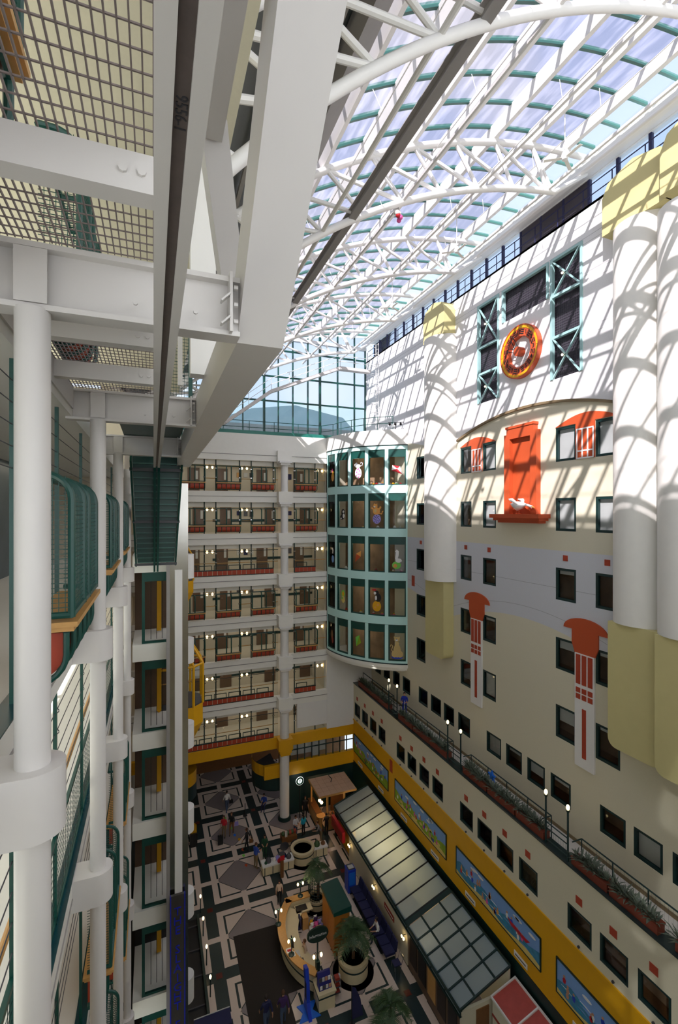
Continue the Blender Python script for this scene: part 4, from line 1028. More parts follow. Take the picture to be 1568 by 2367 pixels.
# railings of cables, mesh and green posts on the railing floors
for L_, nm in ((19.64, 'fifth'), (9.8, 'second')):
    t = thing('cable_railing', 'green posts with steel cables and mesh infill on the %s-floor walkway' % nm, 'railing', (XE - 0.08, 9, L_))
    for y in (2.5, 4.6, 6.4, 8.6, 10.4, 12.6, 14.4, 17):
        MB().box(XE - 0.1, XE - 0.06, y - 0.02, y + 0.02, L_, L_ + 2.85).build('railing_post', 'green', t)
        for i in range(6): MB().path([(XE - 0.08 + 0.03 * math.cos(a), y + 0.05 + 0.02, L_ + 1.25 + 0.25 * i + 0.03 * math.sin(a)) for a in (0, 1, 2, 3, 4, 5, 6)], 0.006, 5).build('cable_eye', 'dark_grey', t)
    for i in range(6): MB().tube((XE - 0.08, -2, L_ + 1.25 + 0.25 * i), (XE - 0.08, 19, L_ + 1.25 + 0.25 * i), 0.006, 5).build('cable', 'dark_grey', t)
    MB().tube((XE - 0.25, -2, L_ + 1.0), (XE - 0.25, 19, L_ + 1.0), 0.035, 8).build('wood_handrail', 'wood', t)
    fr = MB(); fr.box(XE - 0.1, XE - 0.06, -2, 19, L_ + 1.0, L_ + 1.05); fr.box(XE - 0.1, XE - 0.06, -2, 19, L_ + 0.05, L_ + 0.1); fr.build('mesh_frame', 'green', t)
    w = MB()
    for i in range(150): w.box(XE - 0.082, XE - 0.078, -1 + i * 0.133, -0.994 + i * 0.133, L_ + 0.1, L_ + 1.0)
    for i in range(12): w.box(XE - 0.082, XE - 0.078, -1, 19, L_ + 0.1 + i * 0.075, L_ + 0.106 + i * 0.075)
    prop(w.build('mesh_infill', 'green_dark', t), kind='stuff')
for L_ in (22.92, 16.36, 13.08, 6.52):
    t = thing('cable_railing', 'slim green posts with steel cables beside the seat bays of the %s-floor walkway' % NAMES[L_], 'railing', (XE - 0.08, 9, L_))
    for y in (3.9, 4.6, 6.5, 8.5, 10.45, 12.5, 14.4, 17): MB().box(XE - 0.1, XE - 0.06, y - 0.02, y + 0.02, L_, L_ + 2.85).build('railing_post', 'green', t)
    for i in range(5): MB().tube((XE - 0.08, -2, L_ + 1.95 + 0.18 * i), (XE - 0.08, 19, L_ + 1.95 + 0.18 * i), 0.005, 5).build('cable', 'dark_grey', t)
# ceiling lights of the walkways
for L_ in LV[1:]:
    ld = bpy.data.lights.new('walkway_light', 'AREA'); ld.shape = 'RECTANGLE'; ld.size = 0.4; ld.size_y = 14; ld.energy = 30; ld.color = (1, 0.88, 0.7)
    lo = bpy.data.objects.new('walkway_light', ld); link(lo); lo.location = (-3.0, 9, L_ + 2.83)

# catwalk overhead: cross beams, channels, grating, rail beam, bent girder
cw = thing('catwalk', 'white steel catwalk with open bar grating overhead at the left', 'catwalk', (-0.4, 4, 25.8))
for y in (3.5, 7.3, 11.3):
    MB().ibeam((-1.1, y, 25.98), (0.58, y, 25.98), 0.16, 0.42, tf=0.035, tw=0.02).build('cross_beam', 'steel_white', cw)
    MB().box(-0.8, -0.62, y - 0.085, y - 0.075, 25.81, 26.15).build('stiffener', 'steel_white', cw)
    MB().box(0.5, 0.52, y - 0.14, y + 0.02, 25.78, 26.2).build('end_plate', 'steel_white', cw)
    for z in (25.86, 25.98, 26.1): MB().tube((0.53, y - 0.11, z), (0.56, y - 0.11, z), 0.018, 6).build('bolt', 'steel_white', cw)
    for z in (25.84, 26.0): MB().beam((0.44, y - 0.13, z - 0.02), (0.5, y - 0.13, z + 0.04), 0.06, 0.012).build('clip_angle', 'steel_white', cw)
    for dx in (0.035, -0.035): MB().tube((0.08 + dx * 5.5, y - 0.09, 25.9), (0.08 + dx * 5.5, y - 0.07, 25.9), 0.016, 6).build('bolt', 'steel_white', cw)
for y in (1.1, 2.42, 4.6, 5.9):
    ch = MB(); ch.box(-1.1, 0.0, y - 0.06, y + 0.06, 25.98, 26.0); ch.box(-1.1, 0.0, y - 0.06, y - 0.045, 26.0, 26.16); ch.build('channel', 'steel_white', cw)
    for x in (-0.05, -0.13): MB().tube((x, y - 0.075, 26.07), (x, y - 0.06, 26.07), 0.02, 8).build('bolt', 'steel_white', cw)
def grate(x0, x1, y0, y1):
    g = MB()
    n = int((x1 - x0) / 0.038)
    for i in range(n + 1): x = x0 + (x1 - x0) * i / n; g.box(x - 0.003, x + 0.003, y0, y1, 26.182, 26.2)
    n = int((y1 - y0) / 0.095)
    for i in range(n + 1): y = y0 + (y1 - y0) * i / n; g.box(x0, x1, y - 0.003, y + 0.003, 26.192, 26.199)
    prop(g.build('bar_grating', 'grating', cw), kind='stuff')
grate(-1.1, 0.0, -0.8, 3.4); grate(-1.0, 0.0, 3.6, 7.2)
MB().box(-1.15, -1.0, -1, 7.2, 25.9, 26.2).build('side_channel', 'steel_white', cw)
rb_ = thing('rail_beam', 'long white H-beam rail running overhead down the left side', 'beam', (0.08, 6, 25.8))
for (a, b) in ((0.0, 0.048), (0.088, 0.136)): MB().box(a, b, -1.5, 11.75, 25.555, 25.572).build('lower_flange', 'steel_white', rb_)
for (a, b) in ((0.0, 0.01), (0.126, 0.136)): MB().box(a, b, -1.5, 11.75, 25.572, 25.745).build('beam_web', 'steel_white', rb_)
MB().box(0.0, 0.136, -1.5, 11.75, 25.745, 25.76).build('beam_top', 'steel_white', rb_)
MB().box(0.042, 0.094, -1.5, 11.75, 25.585, 25.595).build('beam_slot', 'grating', rb_)
lettering('9556-1', 0.045, 'dark_grey', rb_, (0.068 - 0.08, 1.35 - 6, 25.5835 - 25.8), (PI, 0, PI / 2), 'handwriting', 0.001)
gd = thing('bent_girder', 'massive white box girder that bends upwards overhead', 'girder', (0.75, 8, 25.8))
gpts = [(13.6, 25.77), (3.55, 25.77), (2.0, 27.4), (-1.2, 31.6)]
up_ = [(13.6, 26.2), (3.75, 26.2), (2.3, 27.7), (-0.9, 31.9)]
gm = MB()
for i in range(3):
    (a0, b0), (a1, b1) = gpts[i], gpts[i + 1]; (c0_, d0_), (c1_, d1_) = up_[i], up_[i + 1]
    gm.add([(0.58, a0, b0), (0.93, a0, b0), (0.93, c0_, d0_), (0.58, c0_, d0_), (0.58, a1, b1), (0.93, a1, b1), (0.93, c1_, d1_), (0.58, c1_, d1_)],
           [(0, 1, 5, 4), (1, 2, 6, 5), (2, 3, 7, 6), (3, 0, 4, 7)])
gm.build('girder_box', 'steel_white', gd)
br = thing('catwalk_truss', 'white angled braces and post behind the bent girder', 'truss', (0.5, 4, 26.2))
MB().beam((0.37, -1, 27.38), (0.37, 3.55, 27.38), 0.2, 0.3).build('upper_chord', 'steel_white', br)
MB().beam((0.39, 3.55, 27.38), (0.68, 4.4, 26.5), 0.2, 0.14, (0, 1, 0)).build('brace', 'steel_white', br)
MB().box(0.42, 0.72, 6.0, 6.2, 26.2, 29.1).build('post', 'white', br)
MB().box(0.3, 0.36, 6.6, 6.66, 26.2, 29.1).build('post', 'white', br)
# upper level guard seen at the end of the catwalk
gu = thing('mesh_gate', 'green mesh guard panel with a wooden top on the catwalk, before the stair', 'gate', (0.3, 7.6, 26.2))
fr = MB(); fr.box(0.15, 0.55, 7.58, 7.64, 26.2, 26.26); fr.box(0.15, 0.2, 7.58, 7.64, 26.2, 27.3); fr.box(0.5, 0.56, 7.58, 7.64, 26.2, 27.3); fr.build('gate_frame', 'green', gu)
MB().box(0.12, 0.58, 7.56, 7.66, 27.3, 27.36).build('gate_top', 'wood', gu)
w = MB()
for i in range(8): w.box(0.2 + i * 0.04, 0.205 + i * 0.04, 7.6, 7.605, 26.26, 27.3)
for i in range(20): w.box(0.2, 0.5, 7.6, 7.605, 26.26 + i * 0.05, 26.266 + i * 0.05)
prop(w.build('gate_mesh', 'green', gu), kind='stuff')
# upper-floor seat cages seen through the grating
for y in (2.9, 6.9):
    seat_bay((-1.0, y, 26.2), -PI / 2, 'green mesh seat bay above the %s grating of the catwalk' % ('near' if y < 4 else 'far'))
# green stair, seen from below
stt = thing('green_stair', 'dark green steel stair flight seen from below between the poles and the lift tower', 'stair', (0.1, 15, 23))
MB().box(-0.6, 0.56, 7.75, 13.3, 26.2, 26.3).build('landing', 'green', stt)
ns = 18; y0, z0, y1, z1 = 13.2, 25.95, 17.2, 22.85
for i in range(ns):
    t = i / ns; y = y0 + (y1 - y0) * t; z = z0 + (z1 - z0) * t; dy = (y1 - y0) / ns; dz = (z1 - z0) / ns
    MB().box(-0.5, 0.66, y, y + dy + 0.03, z + dz, z + dz + 0.025).build('tread', 'green', stt)
    MB().box(-0.5, 0.66, y, y + 0.015, z + dz, z + 0.02).build('riser', 'green', stt)
    MB().box(-0.5, 0.66, y - 0.03, y, z + dz - 0.01, z + dz + 0.025).build('nosing', 'green_mull', stt)
for x in (-0.54, 0.70): MB().beam((x, y0 - 0.1, z0 - 0.02), (x, y1, z1 - 0.02), 0.05, 0.3).build('stringer', 'green', stt)
for x in (0.03, 0.13): MB().beam((x, y0, z0 - 0.3), (x, y1 + 0.1, z1 - 0.3), 0.06, 0.14).build('spine_beam', 'green', stt)
for t in (0.03, 0.48, 0.95):
    y = y0 + (y1 - y0) * t; z = z0 + (z1 - z0) * t
    MB().box(-0.58, 0.74, y - 0.04, y + 0.04, z - 0.26, z - 0.18).build('cross_bar', 'dark_grey', stt)
for x in (-0.56, 0.72):
    for h in (0.5, 0.95): MB().tube((x, y0, z0 + h), (x, y1, z1 + h), 0.02, 6).build('stair_rail', 'green', stt)
# lift tower landings
lt = struct('lift_tower', None, (0, 19.5, 0))
for L_ in LV[1:] + [3.24]:
    MB().box(-0.72, 0.66, 18.85, 21.5, L_ - 0.62, L_).build('landing_slab', 'fascia', lt)
    MB().box(-0.72, 0.66, 18.86, 18.9, L_ - 0.3, L_ - 0.27).build('landing_groove', 'grey_beam', lt)
    tu = L_ - 0.62
    fr = MB(); fr.box(-0.4, -0.3, 18.95, 19.05, tu - 2.66, tu); fr.box(-0.3, 0.66, 18.95, 19.05, tu - 0.35, tu); fr.box(-0.3, 0.66, 18.95, 19.05, tu - 2.66, tu - 2.58); fr.build('lobby_frame', 'green', lt)
    MB().box(-0.3, 0.6, 18.98, 19.0, tu - 2.58, tu - 0.35).build('lobby_glass', 'pane', lt)
    for x in (-0.1, 0.1, 0.3): MB().box(x, x + 0.02, 19.3, 19.32, tu - 2.6, tu).build('lobby_bar', 'black', lt)
    MB().box(-0.72, 0.66, 21.3, 21.4, tu - 2.66, tu).build('lobby_back', 'door_brown' if L_ > 13 else 'black', lt)
    MB().box(0.12, 0.3, 20.6, 20.75, tu - 2.6, tu).build('lobby_post', 'yellow', lt)
    MB().lathe([(0.30, L_ - 0.95), (0.30, L_ - 0.02), (0.01, L_ - 0.02)], (1.18, 19.3, 0), 16, -PI / 2, PI / 2).build('slab_nose', 'white', lt, True)
    MB().lathe([(0.01, L_ - 0.95), (0.30, L_ - 0.95)], (1.18, 19.3, 0), 16, -PI / 2, PI / 2).build('slab_nose', 'white', lt)
MB().box(0.54, 1.2, 18.4, 19.0, 0, 25.6).build('steel_column', 'steel', lt)
MB().box(0.73, 0.99, 18.3, 18.4, 10.4, 22.4).build('white_strip', 'white', lt)
MB().box(0.44, 0.56, 18.3, 18.5, 0, 25.6).build('column_flange', 'grey_beam', lt)
sg = thing('vertical_sign', 'tall dark sign with blue edges reading THE SLAIGHT FAMILY on the steel lift column', 'sign', (0.8, 18.2, 3.5))
MB().box(0.58, 1.06, 18.18, 18.28, 3.6, 10.55).build('sign_board', 'sign_board', sg)
for x in (0.56, 1.05): MB().box(x, x + 0.035, 18.16, 18.28, 3.6, 10.55).build('sign_edge', 'neon_blue', sg)
z = 9.95
for ch in 'THE SLAIGHT FAMILY':
    if ch != ' ': lettering(ch, 0.42, 'neon_blue', sg, (0.02, -0.03, z - 3.5), (PI / 2, 0, 0), 'letter', 0.008)
    z -= 0.345
# lift cabs
def cab(name, label, x, y, z, s=1.0):
    t = thing('lift_cab', label, 'lift', (x, y, z), group='yellow glass lift cabs')
    def oc(r, dz=0): return [(x + r * 1.0, y - r * .5), (x + r * 0.55, y - r), (x - r * 0.9, y - r), (x - r * 0.9, y + r), (x + r * 0.55, y + r), (x + r, y + r * .5)]
    r = 0.85 * s; h = 2.3 * s
    MB().prism(oc(r), 'z', z, z + 0.75 * s).build('cab_skirt', 'yellow', t)
    b = MB(); A = oc(r); B = oc(r * 0.6); n = 6
    b.add([(p[0], p[1], z) for p in A] + [(p[0] , p[1], z - 0.7 * s) for p in B], [(i, n + i, n + (i + 1) % n, (i + 1) % n) for i in range(n)] + [tuple(range(2 * n - 1, n - 1, -1))])
    b.build('cab_underside', 'yellow', t)
    MB().prism(oc(r * 0.97), 'z', z + 0.75 * s, z + 0.8 * s).build('cab_floor', 'dark_grey', t)
    for i, p in enumerate(A):
        MB().tube((p[0], p[1], z + 0.75 * s), (p[0], p[1], z + h), 0.05 * s, 8).build('cab_post', 'yellow', t)
        q_ = A[(i + 1) % n]
        if i != 2: MB().quad((p[0], p[1], z + 0.8 * s), (q_[0], q_[1], z + 0.8 * s), (q_[0], q_[1], z + h), (p[0], p[1], z + h)).build('cab_glass', 'clear', t)
        c = (B[i][0], B[i][1], z + h + 0.6 * s)
        MB().tube((p[0], p[1], z + h), c, 0.05 * s, 8).build('roof_rib', 'yellow', t)
        q2 = B[(i + 1) % n]; MB().tube(c, (q2[0], q2[1], z + h + 0.6 * s), 0.04 * s, 8).build('roof_rib', 'yellow', t)
        MB().tube((p[0], p[1], z + h), (q_[0], q_[1], z + h), 0.045 * s, 8).build('head_rail', 'yellow', t)
    MB().tube((x - r * .85, y - r * .9, z + 1.75 * s), (x + r * .5, y - r * .9, z + 1.75 * s), 0.025, 6).build('cab_handrail', 'wood', t)
    return t
cab('c', 'yellow glass lift cab low on the tower, beside the steel column', 1.05, 21.6, 15.5, 1.1)
cab('c', 'yellow glass lift cab higher up, half hidden behind the steel column', 1.5, 31.0, 19.6, 0.95)
MB().box(0.3, 0.95, 21.8, 34, 0, 25.6).build('shaft_wall', 'fascia', lt)

# ================================================================ clock and goose on the right wall
ck = thing('wall_clock', 'big round orange and yellow clock ring with twelve numerals on the right wall', 'clock', (W2, 19.05, 32.75))
cy, cz = 19.05, 32.75
def ringx(r0, r1, x0, x1, n=48, n0=None):
    m = MB(); n0 = n0 or n
    for i in range(n):
        a0, a1 = 2 * PI * i / n, 2 * PI * (i + 1) / n
        def q(a, r, inner=False):
            if inner and n0 < n:
                st = 2 * PI / n0; k = math.floor(a / st + 1e-6); f = a / st - k
                p, p2 = (r * math.cos(k * st), r * math.sin(k * st)), (r * math.cos((k + 1) * st), r * math.sin((k + 1) * st))
                return (p[0] + (p2[0] - p[0]) * f, p[1] + (p2[1] - p[1]) * f)
            return (r * math.cos(a), r * math.sin(a))
        A, B, C_, D = q(a0, r0, True), q(a1, r0, True), q(a1, r1), q(a0, r1)
        P = lambda t, x: (x, cy + t[0], cz + t[1])
        m.add([P(A, x0), P(B, x0), P(C_, x0), P(D, x0), P(A, x1), P(B, x1), P(C_, x1), P(D, x1)], [(0, 1, 2, 3), (0, 4, 5, 1), (2, 6, 7, 3)])
    return m
ringx(0.80, 1.16, W2 - 0.22, W2, n0=12).build('clock_dial', 'orange', ck)
ringx(1.16, 1.3, W2 - 0.24, W2).build('yellow_rim', 'yellow', ck)
ringx(1.3, 1.35, W2 - 0.26, W2).build('outer_rim', 'orange', ck)
for h in range(12):
    a = PI / 2 + (h + 1) * 2 * PI / 12 * 1.0
    ang = PI / 2 - (h + 1) * PI / 6            # clock angle seen from the room; screen right is -y
    u, v = math.cos(ang), math.sin(ang)
    o = lettering(str(h + 1), 0.3, 'black', ck, (-0.23, -u * 0.98, v * 0.98), (PI / 2, 0, -PI / 2), 'numeral', 0.008)
    o.rotation_euler = (PI / 2 , 0, -PI / 2)
    o.rotation_mode = 'XYZ'
    am_ = ang - PI / 12
    for k in range(3):
        rr = 0.88 + 0.1 * k; w = 0.1
        c = Vector((W2 - 0.225, cy - math.cos(am_) * rr, cz + math.sin(am_) * rr)); tdir = Vector((0, math.sin(am_), math.cos(am_)))
        MB().beam(c - tdir * w, c + tdir * w, 0.02, 0.05, (0, -math.cos(am_), math.sin(am_))).build('hour_bar', 'black', ck)
    c = Vector((W2 - 0.245, cy - math.cos(ang) * 1.23, cz + math.sin(ang) * 1.23)); rd = Vector((0, -math.cos(ang), math.sin(ang)))
    MB().beam(c - rd * 0.07, c + rd * 0.07, 0.012, 0.015, (1, 0, 0)).build('rim_tick', 'orange', ck)
MB().lathe([(0.001, 0), (0.22, 0), (0.24, 0.03), (0.24, 0.34), (0.001, 0.34)], (0, 0, 0), 24).build('tmp', 'orange')
hub_me = bpy.data.objects['tmp'].data; bpy.data.objects.remove(bpy.data.objects['tmp'])
inst('clock_hub', hub_me, ck, (0, 0, 0), (0, -PI / 2, 0))
def hand(name, ang, ln, wd):
    d = Vector((0, -math.cos(ang), math.sin(ang))); n = Vector((0, math.sin(ang), math.cos(ang))); b = Vector((W2 - 0.3, cy, cz))
    MB().path([b + d * 0.25 + n * wd, b + d * ln * 0.8 + n * wd, b + d * ln, b + d * ln * 0.8 - n * wd, b + d * 0.25 - n * wd], 0.02, 6).build(name, 'black', ck)
hand('minute_hand', math.radians(118), 1.1, 0.1); hand('hour_hand', math.radians(160), 0.85, 0.08)

gs = thing('goose_statue', 'white goose statue stretching its neck on the orange sill', 'statue', (17.2, 18.9, 24.45))
gb = MB(); gb.path([(17.2, 19.45, 24.98), (17.2, 19.25, 24.93), (17.2, 18.95, 24.86), (17.2, 18.65, 24.9), (17.2, 18.4, 24.92), (17.2, 18.15, 24.86), (17.2, 17.98, 24.8)], [0.02, 0.12, 0.24, 0.18, 0.07, 0.06, 0.075], 12)
gb.build('goose_body', 'white', gs, True)
for s in (-1, 1): MB().path([(17.2 + s * 0.15, 18.75, 24.95), (17.2 + s * 0.35, 18.95, 25.15), (17.2 + s * 0.3, 19.25, 25.22)], [0.05, 0.1, 0.02], 8).build('goose_wing', 'white', gs, True)
MB().path([(17.2, 17.95, 24.8), (17.2, 17.85, 24.77), (17.2, 17.78, 24.76)], [0.05, 0.035, 0.01], 8).build('goose_beak', 'pale_orange', gs, True)
for y in (18.85, 19.05):
    MB().tube((17.2, y, 24.47), (17.2, y, 24.66), 0.02, 6).build('goose_leg', 'orange', gs)
    MB().prism([(17.1, y - 0.12), (17.3, y - 0.12), (17.2, y + 0.05)], 'z', 24.455, 24.475).build('goose_foot', 'orange', gs)

# ================================================================ terrace planters, lamps and railing
random.seed(9)
def spiky(mb, x, y, z, h, n=16):
    for i in range(n):
        a = random.random() * 2 * PI; el_ = random.uniform(0.35, 1.25); l = h * random.uniform(0.7, 1.15)
        d = Vector((math.cos(a) * math.cos(el_), math.sin(a) * math.cos(el_), math.sin(el_))); s = Vector((-math.sin(a), math.cos(a), 0)) * 0.03
        b = Vector((x, y, z)); m_ = b + d * l * 0.55; t = b + d * l - Vector((0, 0, 0.18 * l))
        mb.add([b - s * 0.5, b + s * 0.5, m_ + s, t, m_ - s], [(0, 1, 2, 4), (4, 2, 3)])
bays_y = [(36.2, 34.35), (34.3, 32.4), (32.35, 30.85), (29.3, 27.4), (27.3, 25.35), (25.25, 23.45), (21.87, 19.9), (19.8, 17.86), (17.76, 16.05), (14.55, 12.92), (12.83, 10.99), (10.4, 8.7)]
PLN = ['in the far corner', 'second from the far corner', 'left of the farthest lamp pair', 'right of the farthest lamp pair', 'midway between the far and middle lamp pairs', 'left of the middle lamp pair', 'right of the middle lamp pair', 'midway between the middle and near lamp pairs', 'left of the near lamp pair', 'right of the near lamp pair', 'second right of the near lamp pair', 'cut off by the right edge']
for (b, a), nm in zip(bays_y, PLN):
    t = thing('planter', 'terracotta trough of spiky plants on the ledge, ' + nm, 'planter', (16.2, (a + b) / 2, 10.08), group='terrace planters')
    q = MB(); q.box(16.0, 16.38, a, b, 10.08, 10.4); q.build('trough', 'terracotta', t)
    MB().box(15.98, 16.4, a - 0.02, b + 0.02, 10.36, 10.42).build('trough_rim', 'terracotta', t)
    q = MB(); y = a + 0.12
    while y < b: spiky(q, 16.18 + random.uniform(-.08, .08), y, 10.38, random.uniform(0.42, 0.72), 18); y += 0.14
    prop(q.build('foliage', 'leaf_grey', t), kind='stuff')
LY = [30.69, 29.44, 23.29, 22.04, 15.89, 14.71]
for i, y in enumerate(LY):
    nm = ['far', 'far', 'middle', 'middle', 'near', 'near'][i]; lr = 'left' if i % 2 == 0 else 'right'
    t = thing('lamp_post', 'slim green terrace lamp post with a lit bulb, %s one of the %s pair' % (lr, nm), 'lamp', (15.99, y, 10.08), group='terrace lamp posts')
    MB().tube((15.99, y, 10.08), (15.99, y, 12.12), 0.04, 8).build('lamp_pole', 'green_dark', t, True)
    MB().lathe([(0.04, 0), (0.085, 0.08), (0.085, 0.12), (0.05, 0.12)], (15.99, y, 12.08), 10).build('lamp_cup', 'green_dark', t, True)
    MB().ball((15.99, y, 12.3), 0.075, 0.075, 0.12, 10, 6).build('lamp_bulb', 'bulb', t, True)
tr2 = thing('terrace_railing', 'green top rail on posts behind the terrace planters', 'railing', (16.5, 18, 9.8))
segs = [(36.4, 30.9), (29.2, 23.5), (21.8, 16.1), (14.5, 6.0)]
for (b, a) in segs:
    MB().tube((16.52, a, 11.0), (16.52, b, 11.0), 0.03, 6).build('top_rail', 'green_dark', tr2)
    n = max(1, int((b - a) / 1.4))
    for i in range(n + 1): MB().tube((16.52, a + (b - a) * i / n, 9.8), (16.52, a + (b - a) * i / n, 11.0), 0.025, 6).build('rail_post', 'green_dark', tr2)
    w = MB()
    for i in range(int((b - a) / 0.15)): w.tube((16.52, a + 0.15 * i, 9.9), (16.52, a + 0.15 * i, 11.0), 0.003, 3)
    prop(w.build('railing_wire', 'dark_grey', tr2), kind='stuff')
for (b, a) in ((30.9, 29.2), (23.5, 21.8), (16.1, 14.5)):
    for y in (a, b): MB().tube((16.52, y, 11.0), (16.0, y, 11.0), 0.025, 6).build('return_rail', 'green_dark', tr2)
    for z in (10.25, 10.75, 11.0): MB().tube((16.0, a + 0.2, z), (16.0, b - 0.2, z), 0.025, 6).build('gate_rail', 'green_dark', tr2)
    w = MB()
    for i in range(14): w.tube((16.0, a + 0.25 + 0.09 * i, 10.25), (16.0, a + 0.25 + 0.09 * i, 10.75), 0.004, 3)
    prop(w.build('gate_wire', 'green_dark', tr2), kind='stuff')
sb = thing('star_balloon', 'shiny blue star-shaped balloon tied to the terrace railing', 'balloon', (16.45, 20.0, 10.6))
pts = [((0.3 if k % 2 == 0 else 0.13) * math.sin(k * PI / 5), (0.3 if k % 2 == 0 else 0.13) * math.cos(k * PI / 5)) for k in range(10)]
q = MB(); q.prism([(20.0 + a, 10.75 + b) for a, b in pts], 'x', 16.42, 16.52); q.build('star', 'bright_blue', sb)
MB().tube((16.47, 20.0, 10.45), (16.5, 20.0, 10.0), 0.006, 4).build('balloon_string', 'white', sb)

# ================================================================ murals and their captions
random.seed(31)
murals = [(30.6, 36.8, 'grass', 'farthest painted mural of children on a green meadow'), (23.3, 29.5, 'grass', 'second painted mural from the far corner, meadow turning to beach'), (16.1, 22.25, 'sea', 'third painted mural, swimmers and a red boat in blue water'), (9.0, 15.15, 'sea', 'nearest painted mural, bathers in the sea under clouds')]
for k, (a, b, kind, lab) in enumerate(murals):
    kind = 'mural_' + kind
    t = thing('mural', lab, 'mural', (W1 - 0.02, (a + b) / 2, 4.35), group='murals on the yellow band')
    MB().box(W1 - 0.03, W1, a, b, 4.33, 5.72).build('mural_sky', 'sky_blue', t)
    n = 18; g = []
    for i in range(n + 1): g.append((a + (b - a) * i / n, 4.95 + 0.16 * math.sin(i * 1.1 + k) + random.uniform(-.06, .06)))
    MB().prism([(a, 4.33)] + [(a, g[0][1])] + g[1:-1] + [(b, g[-1][1]), (b, 4.33)], 'x', W1 - 0.04, W1 - 0.03).build('mural_ground', kind, t)
    n = 14; g = [(a + (b - a) * i / n, 4.5 + 0.1 * math.sin(i * 0.9)) for i in range(n + 1)]
    if k: MB().prism([(a, 4.33)] + g + [(b, 4.33)], 'x', W1 - 0.045, W1 - 0.03).build('mural_sand', 'sand', t)
    for i in range(20):
        y = random.uniform(a + 0.3, b - 0.3); z = random.uniform(4.42, 5.1); m_ = random.choice(['red', 'pink', 'white', 'blue', 'pale_orange', 'skin'])
        q = MB(); q.prism([(y + u, z + v) for u, v in [(-0.05, 0), (0.05, 0), (0.08, 0.14), (0.03, 0.22), (-0.03, 0.22), (-0.08, 0.14)]], 'x', W1 - 0.052, W1 - 0.03)
        fo = q.build('painted_figure', m_, t)
        MB().prism([(y + u, z + 0.27 + v) for u, v in el(0, 0, 0.05, n=10)], 'x', W1 - 0.054, W1 - 0.03).build('painted_head', 'skin', fo)
    for i in range(6):
        y = random.uniform(a + 0.4, b - 0.4); z = random.uniform(5.35, 5.6)
        MB().prism([(y + u, z + v) for u, v in el(0, 0, 0.22, 0.06, n=12)], 'x', W1 - 0.045, W1 - 0.03).build('painted_cloud', 'white', t)
    if k > 1:
        for i in range(16):
            y = random.uniform(a + 0.5, b - 0.5); z = random.uniform(4.55, 5.0)
            MB().prism([(y + u, z + v) for u, v in [(-0.25, 0), (0, 0.035), (0.3, 0.01), (0, 0.0)]], 'x', W1 - 0.05, W1 - 0.03).build('painted_wave', random.choice(['white', 'sky_blue', 'turquoise']), t)
    else:
        for i in range(14):
            y = random.uniform(a + 0.3, b - 0.3); z = random.uniform(4.45, 4.95)
            MB().prism([(y + u, z + v) for u, v in el(0, 0, 0.16, 0.09, 10)], 'x', W1 - 0.048, W1 - 0.03).build('painted_bush', random.choice(['leaf', 'lime', 'grass', 'sand']), t)
    if k == 2: MB().prism([(17.4 + u, 4.95 + v) for u, v in [(-0.7, 0.1), (-0.5, -0.08), (0.5, -0.08), (0.75, 0.14), (0.4, 0.1), (-0.4, 0.06)]], 'x', W1 - 0.056, W1 - 0.03).build('painted_boat', 'red', t)
    f = MB(); ring_x(f, W1 - 0.06, W1, a - 0.05, b + 0.05, 4.28, 5.77, 0.05); f.build('mural_frame', 'green_dark', t)
    for j, y in enumerate((a + 1.2, b - 1.2)):
        c = thing('caption_plaque', 'white caption plaque under the %s mural, %s one' % (['farthest', 'second', 'third', 'nearest'][k], ['right', 'left'][j]), 'plaque', (W1 - 0.02, y, 3.7), group='mural captions')
        MB().box(W1 - 0.03, W1, y - 0.42, y + 0.42, 3.62, 3.86).build('plaque_board', 'white', c)
        MB().box(W1 - 0.034, W1 - 0.03, y - 0.34, y + 0.34, 3.71, 3.77).build('plaque_line', 'dark_grey', c)

# ================================================================ glass-roofed shop along the right wall
shop = thing('glass_roof_shop', 'low shop with a sloping glass roof along the right wall', 'shop', (14.2, 27, 0))
def rz_(x): return 2.28 + (x - 12.72) * (3.28 - 2.28) / (15.55 - 12.72)
MB().box(12.8, 13.0, 22.4, 30.6, 0, 1.95).build('shop_front', 'cream', shop)
MB().box(12.8, 13.0, 17.7, 22.3, 0, 1.95).build('shop_front', 'door_brown', shop)
for i in range(5): MB().box(12.77, 12.8, 17.9 + 0.88 * i, 18.6 + 0.88 * i, 0.5, 1.8).build('shop_window', ['black', 'room_dark', 'wood', 'black', 'room_dark'][i], shop)
MB().box(12.8, 15.6, 33.3, 33.45, 0, 2.2).build('shop_end', 'green_dark', shop)
MB().box(15.45, 15.55, 17.6, 33.4, 0, 3.2).build('shop_back', 'cream', shop)
for (z0, z1) in ((1.95, 2.02), (2.2, 2.3)): MB().box(12.7, 12.85, 17.6, 33.4, z0, z1).build('eave_rail', 'green_dark', shop)
for i in range(14): MB().box(12.75, 12.8, 17.6 + 1.2 * i, 17.66 + 1.2 * i, 2.0, 2.22).build('fascia_bar', 'green_dark', shop)
MB().box(12.77, 12.78, 17.6, 33.4, 2.0, 2.22).build('fascia_glass', 'shop_pane', shop)
N = 10
for i in range(N):
    a = 22.55 + (33.4 - 22.55) * i / N; b = 22.55 + (33.4 - 22.55) * (i + 1) / N
    MB().quad((12.72, a, rz_(12.72)), (12.72, b, rz_(12.72)), (15.55, b, rz_(15.55)), (15.55, a, rz_(15.55))).build('roof_pane', 'shop_pane', shop)
    MB().beam((12.72, a, rz_(12.72) + 0.02), (15.55, a, rz_(15.55) + 0.02), 0.05, 0.07).build('roof_bar', 'black', shop)
MB().beam((12.72, 33.4, rz_(12.72) + 0.02), (15.55, 33.4, rz_(15.55) + 0.02), 0.08, 0.1).build('roof_bar', 'green_dark', shop)
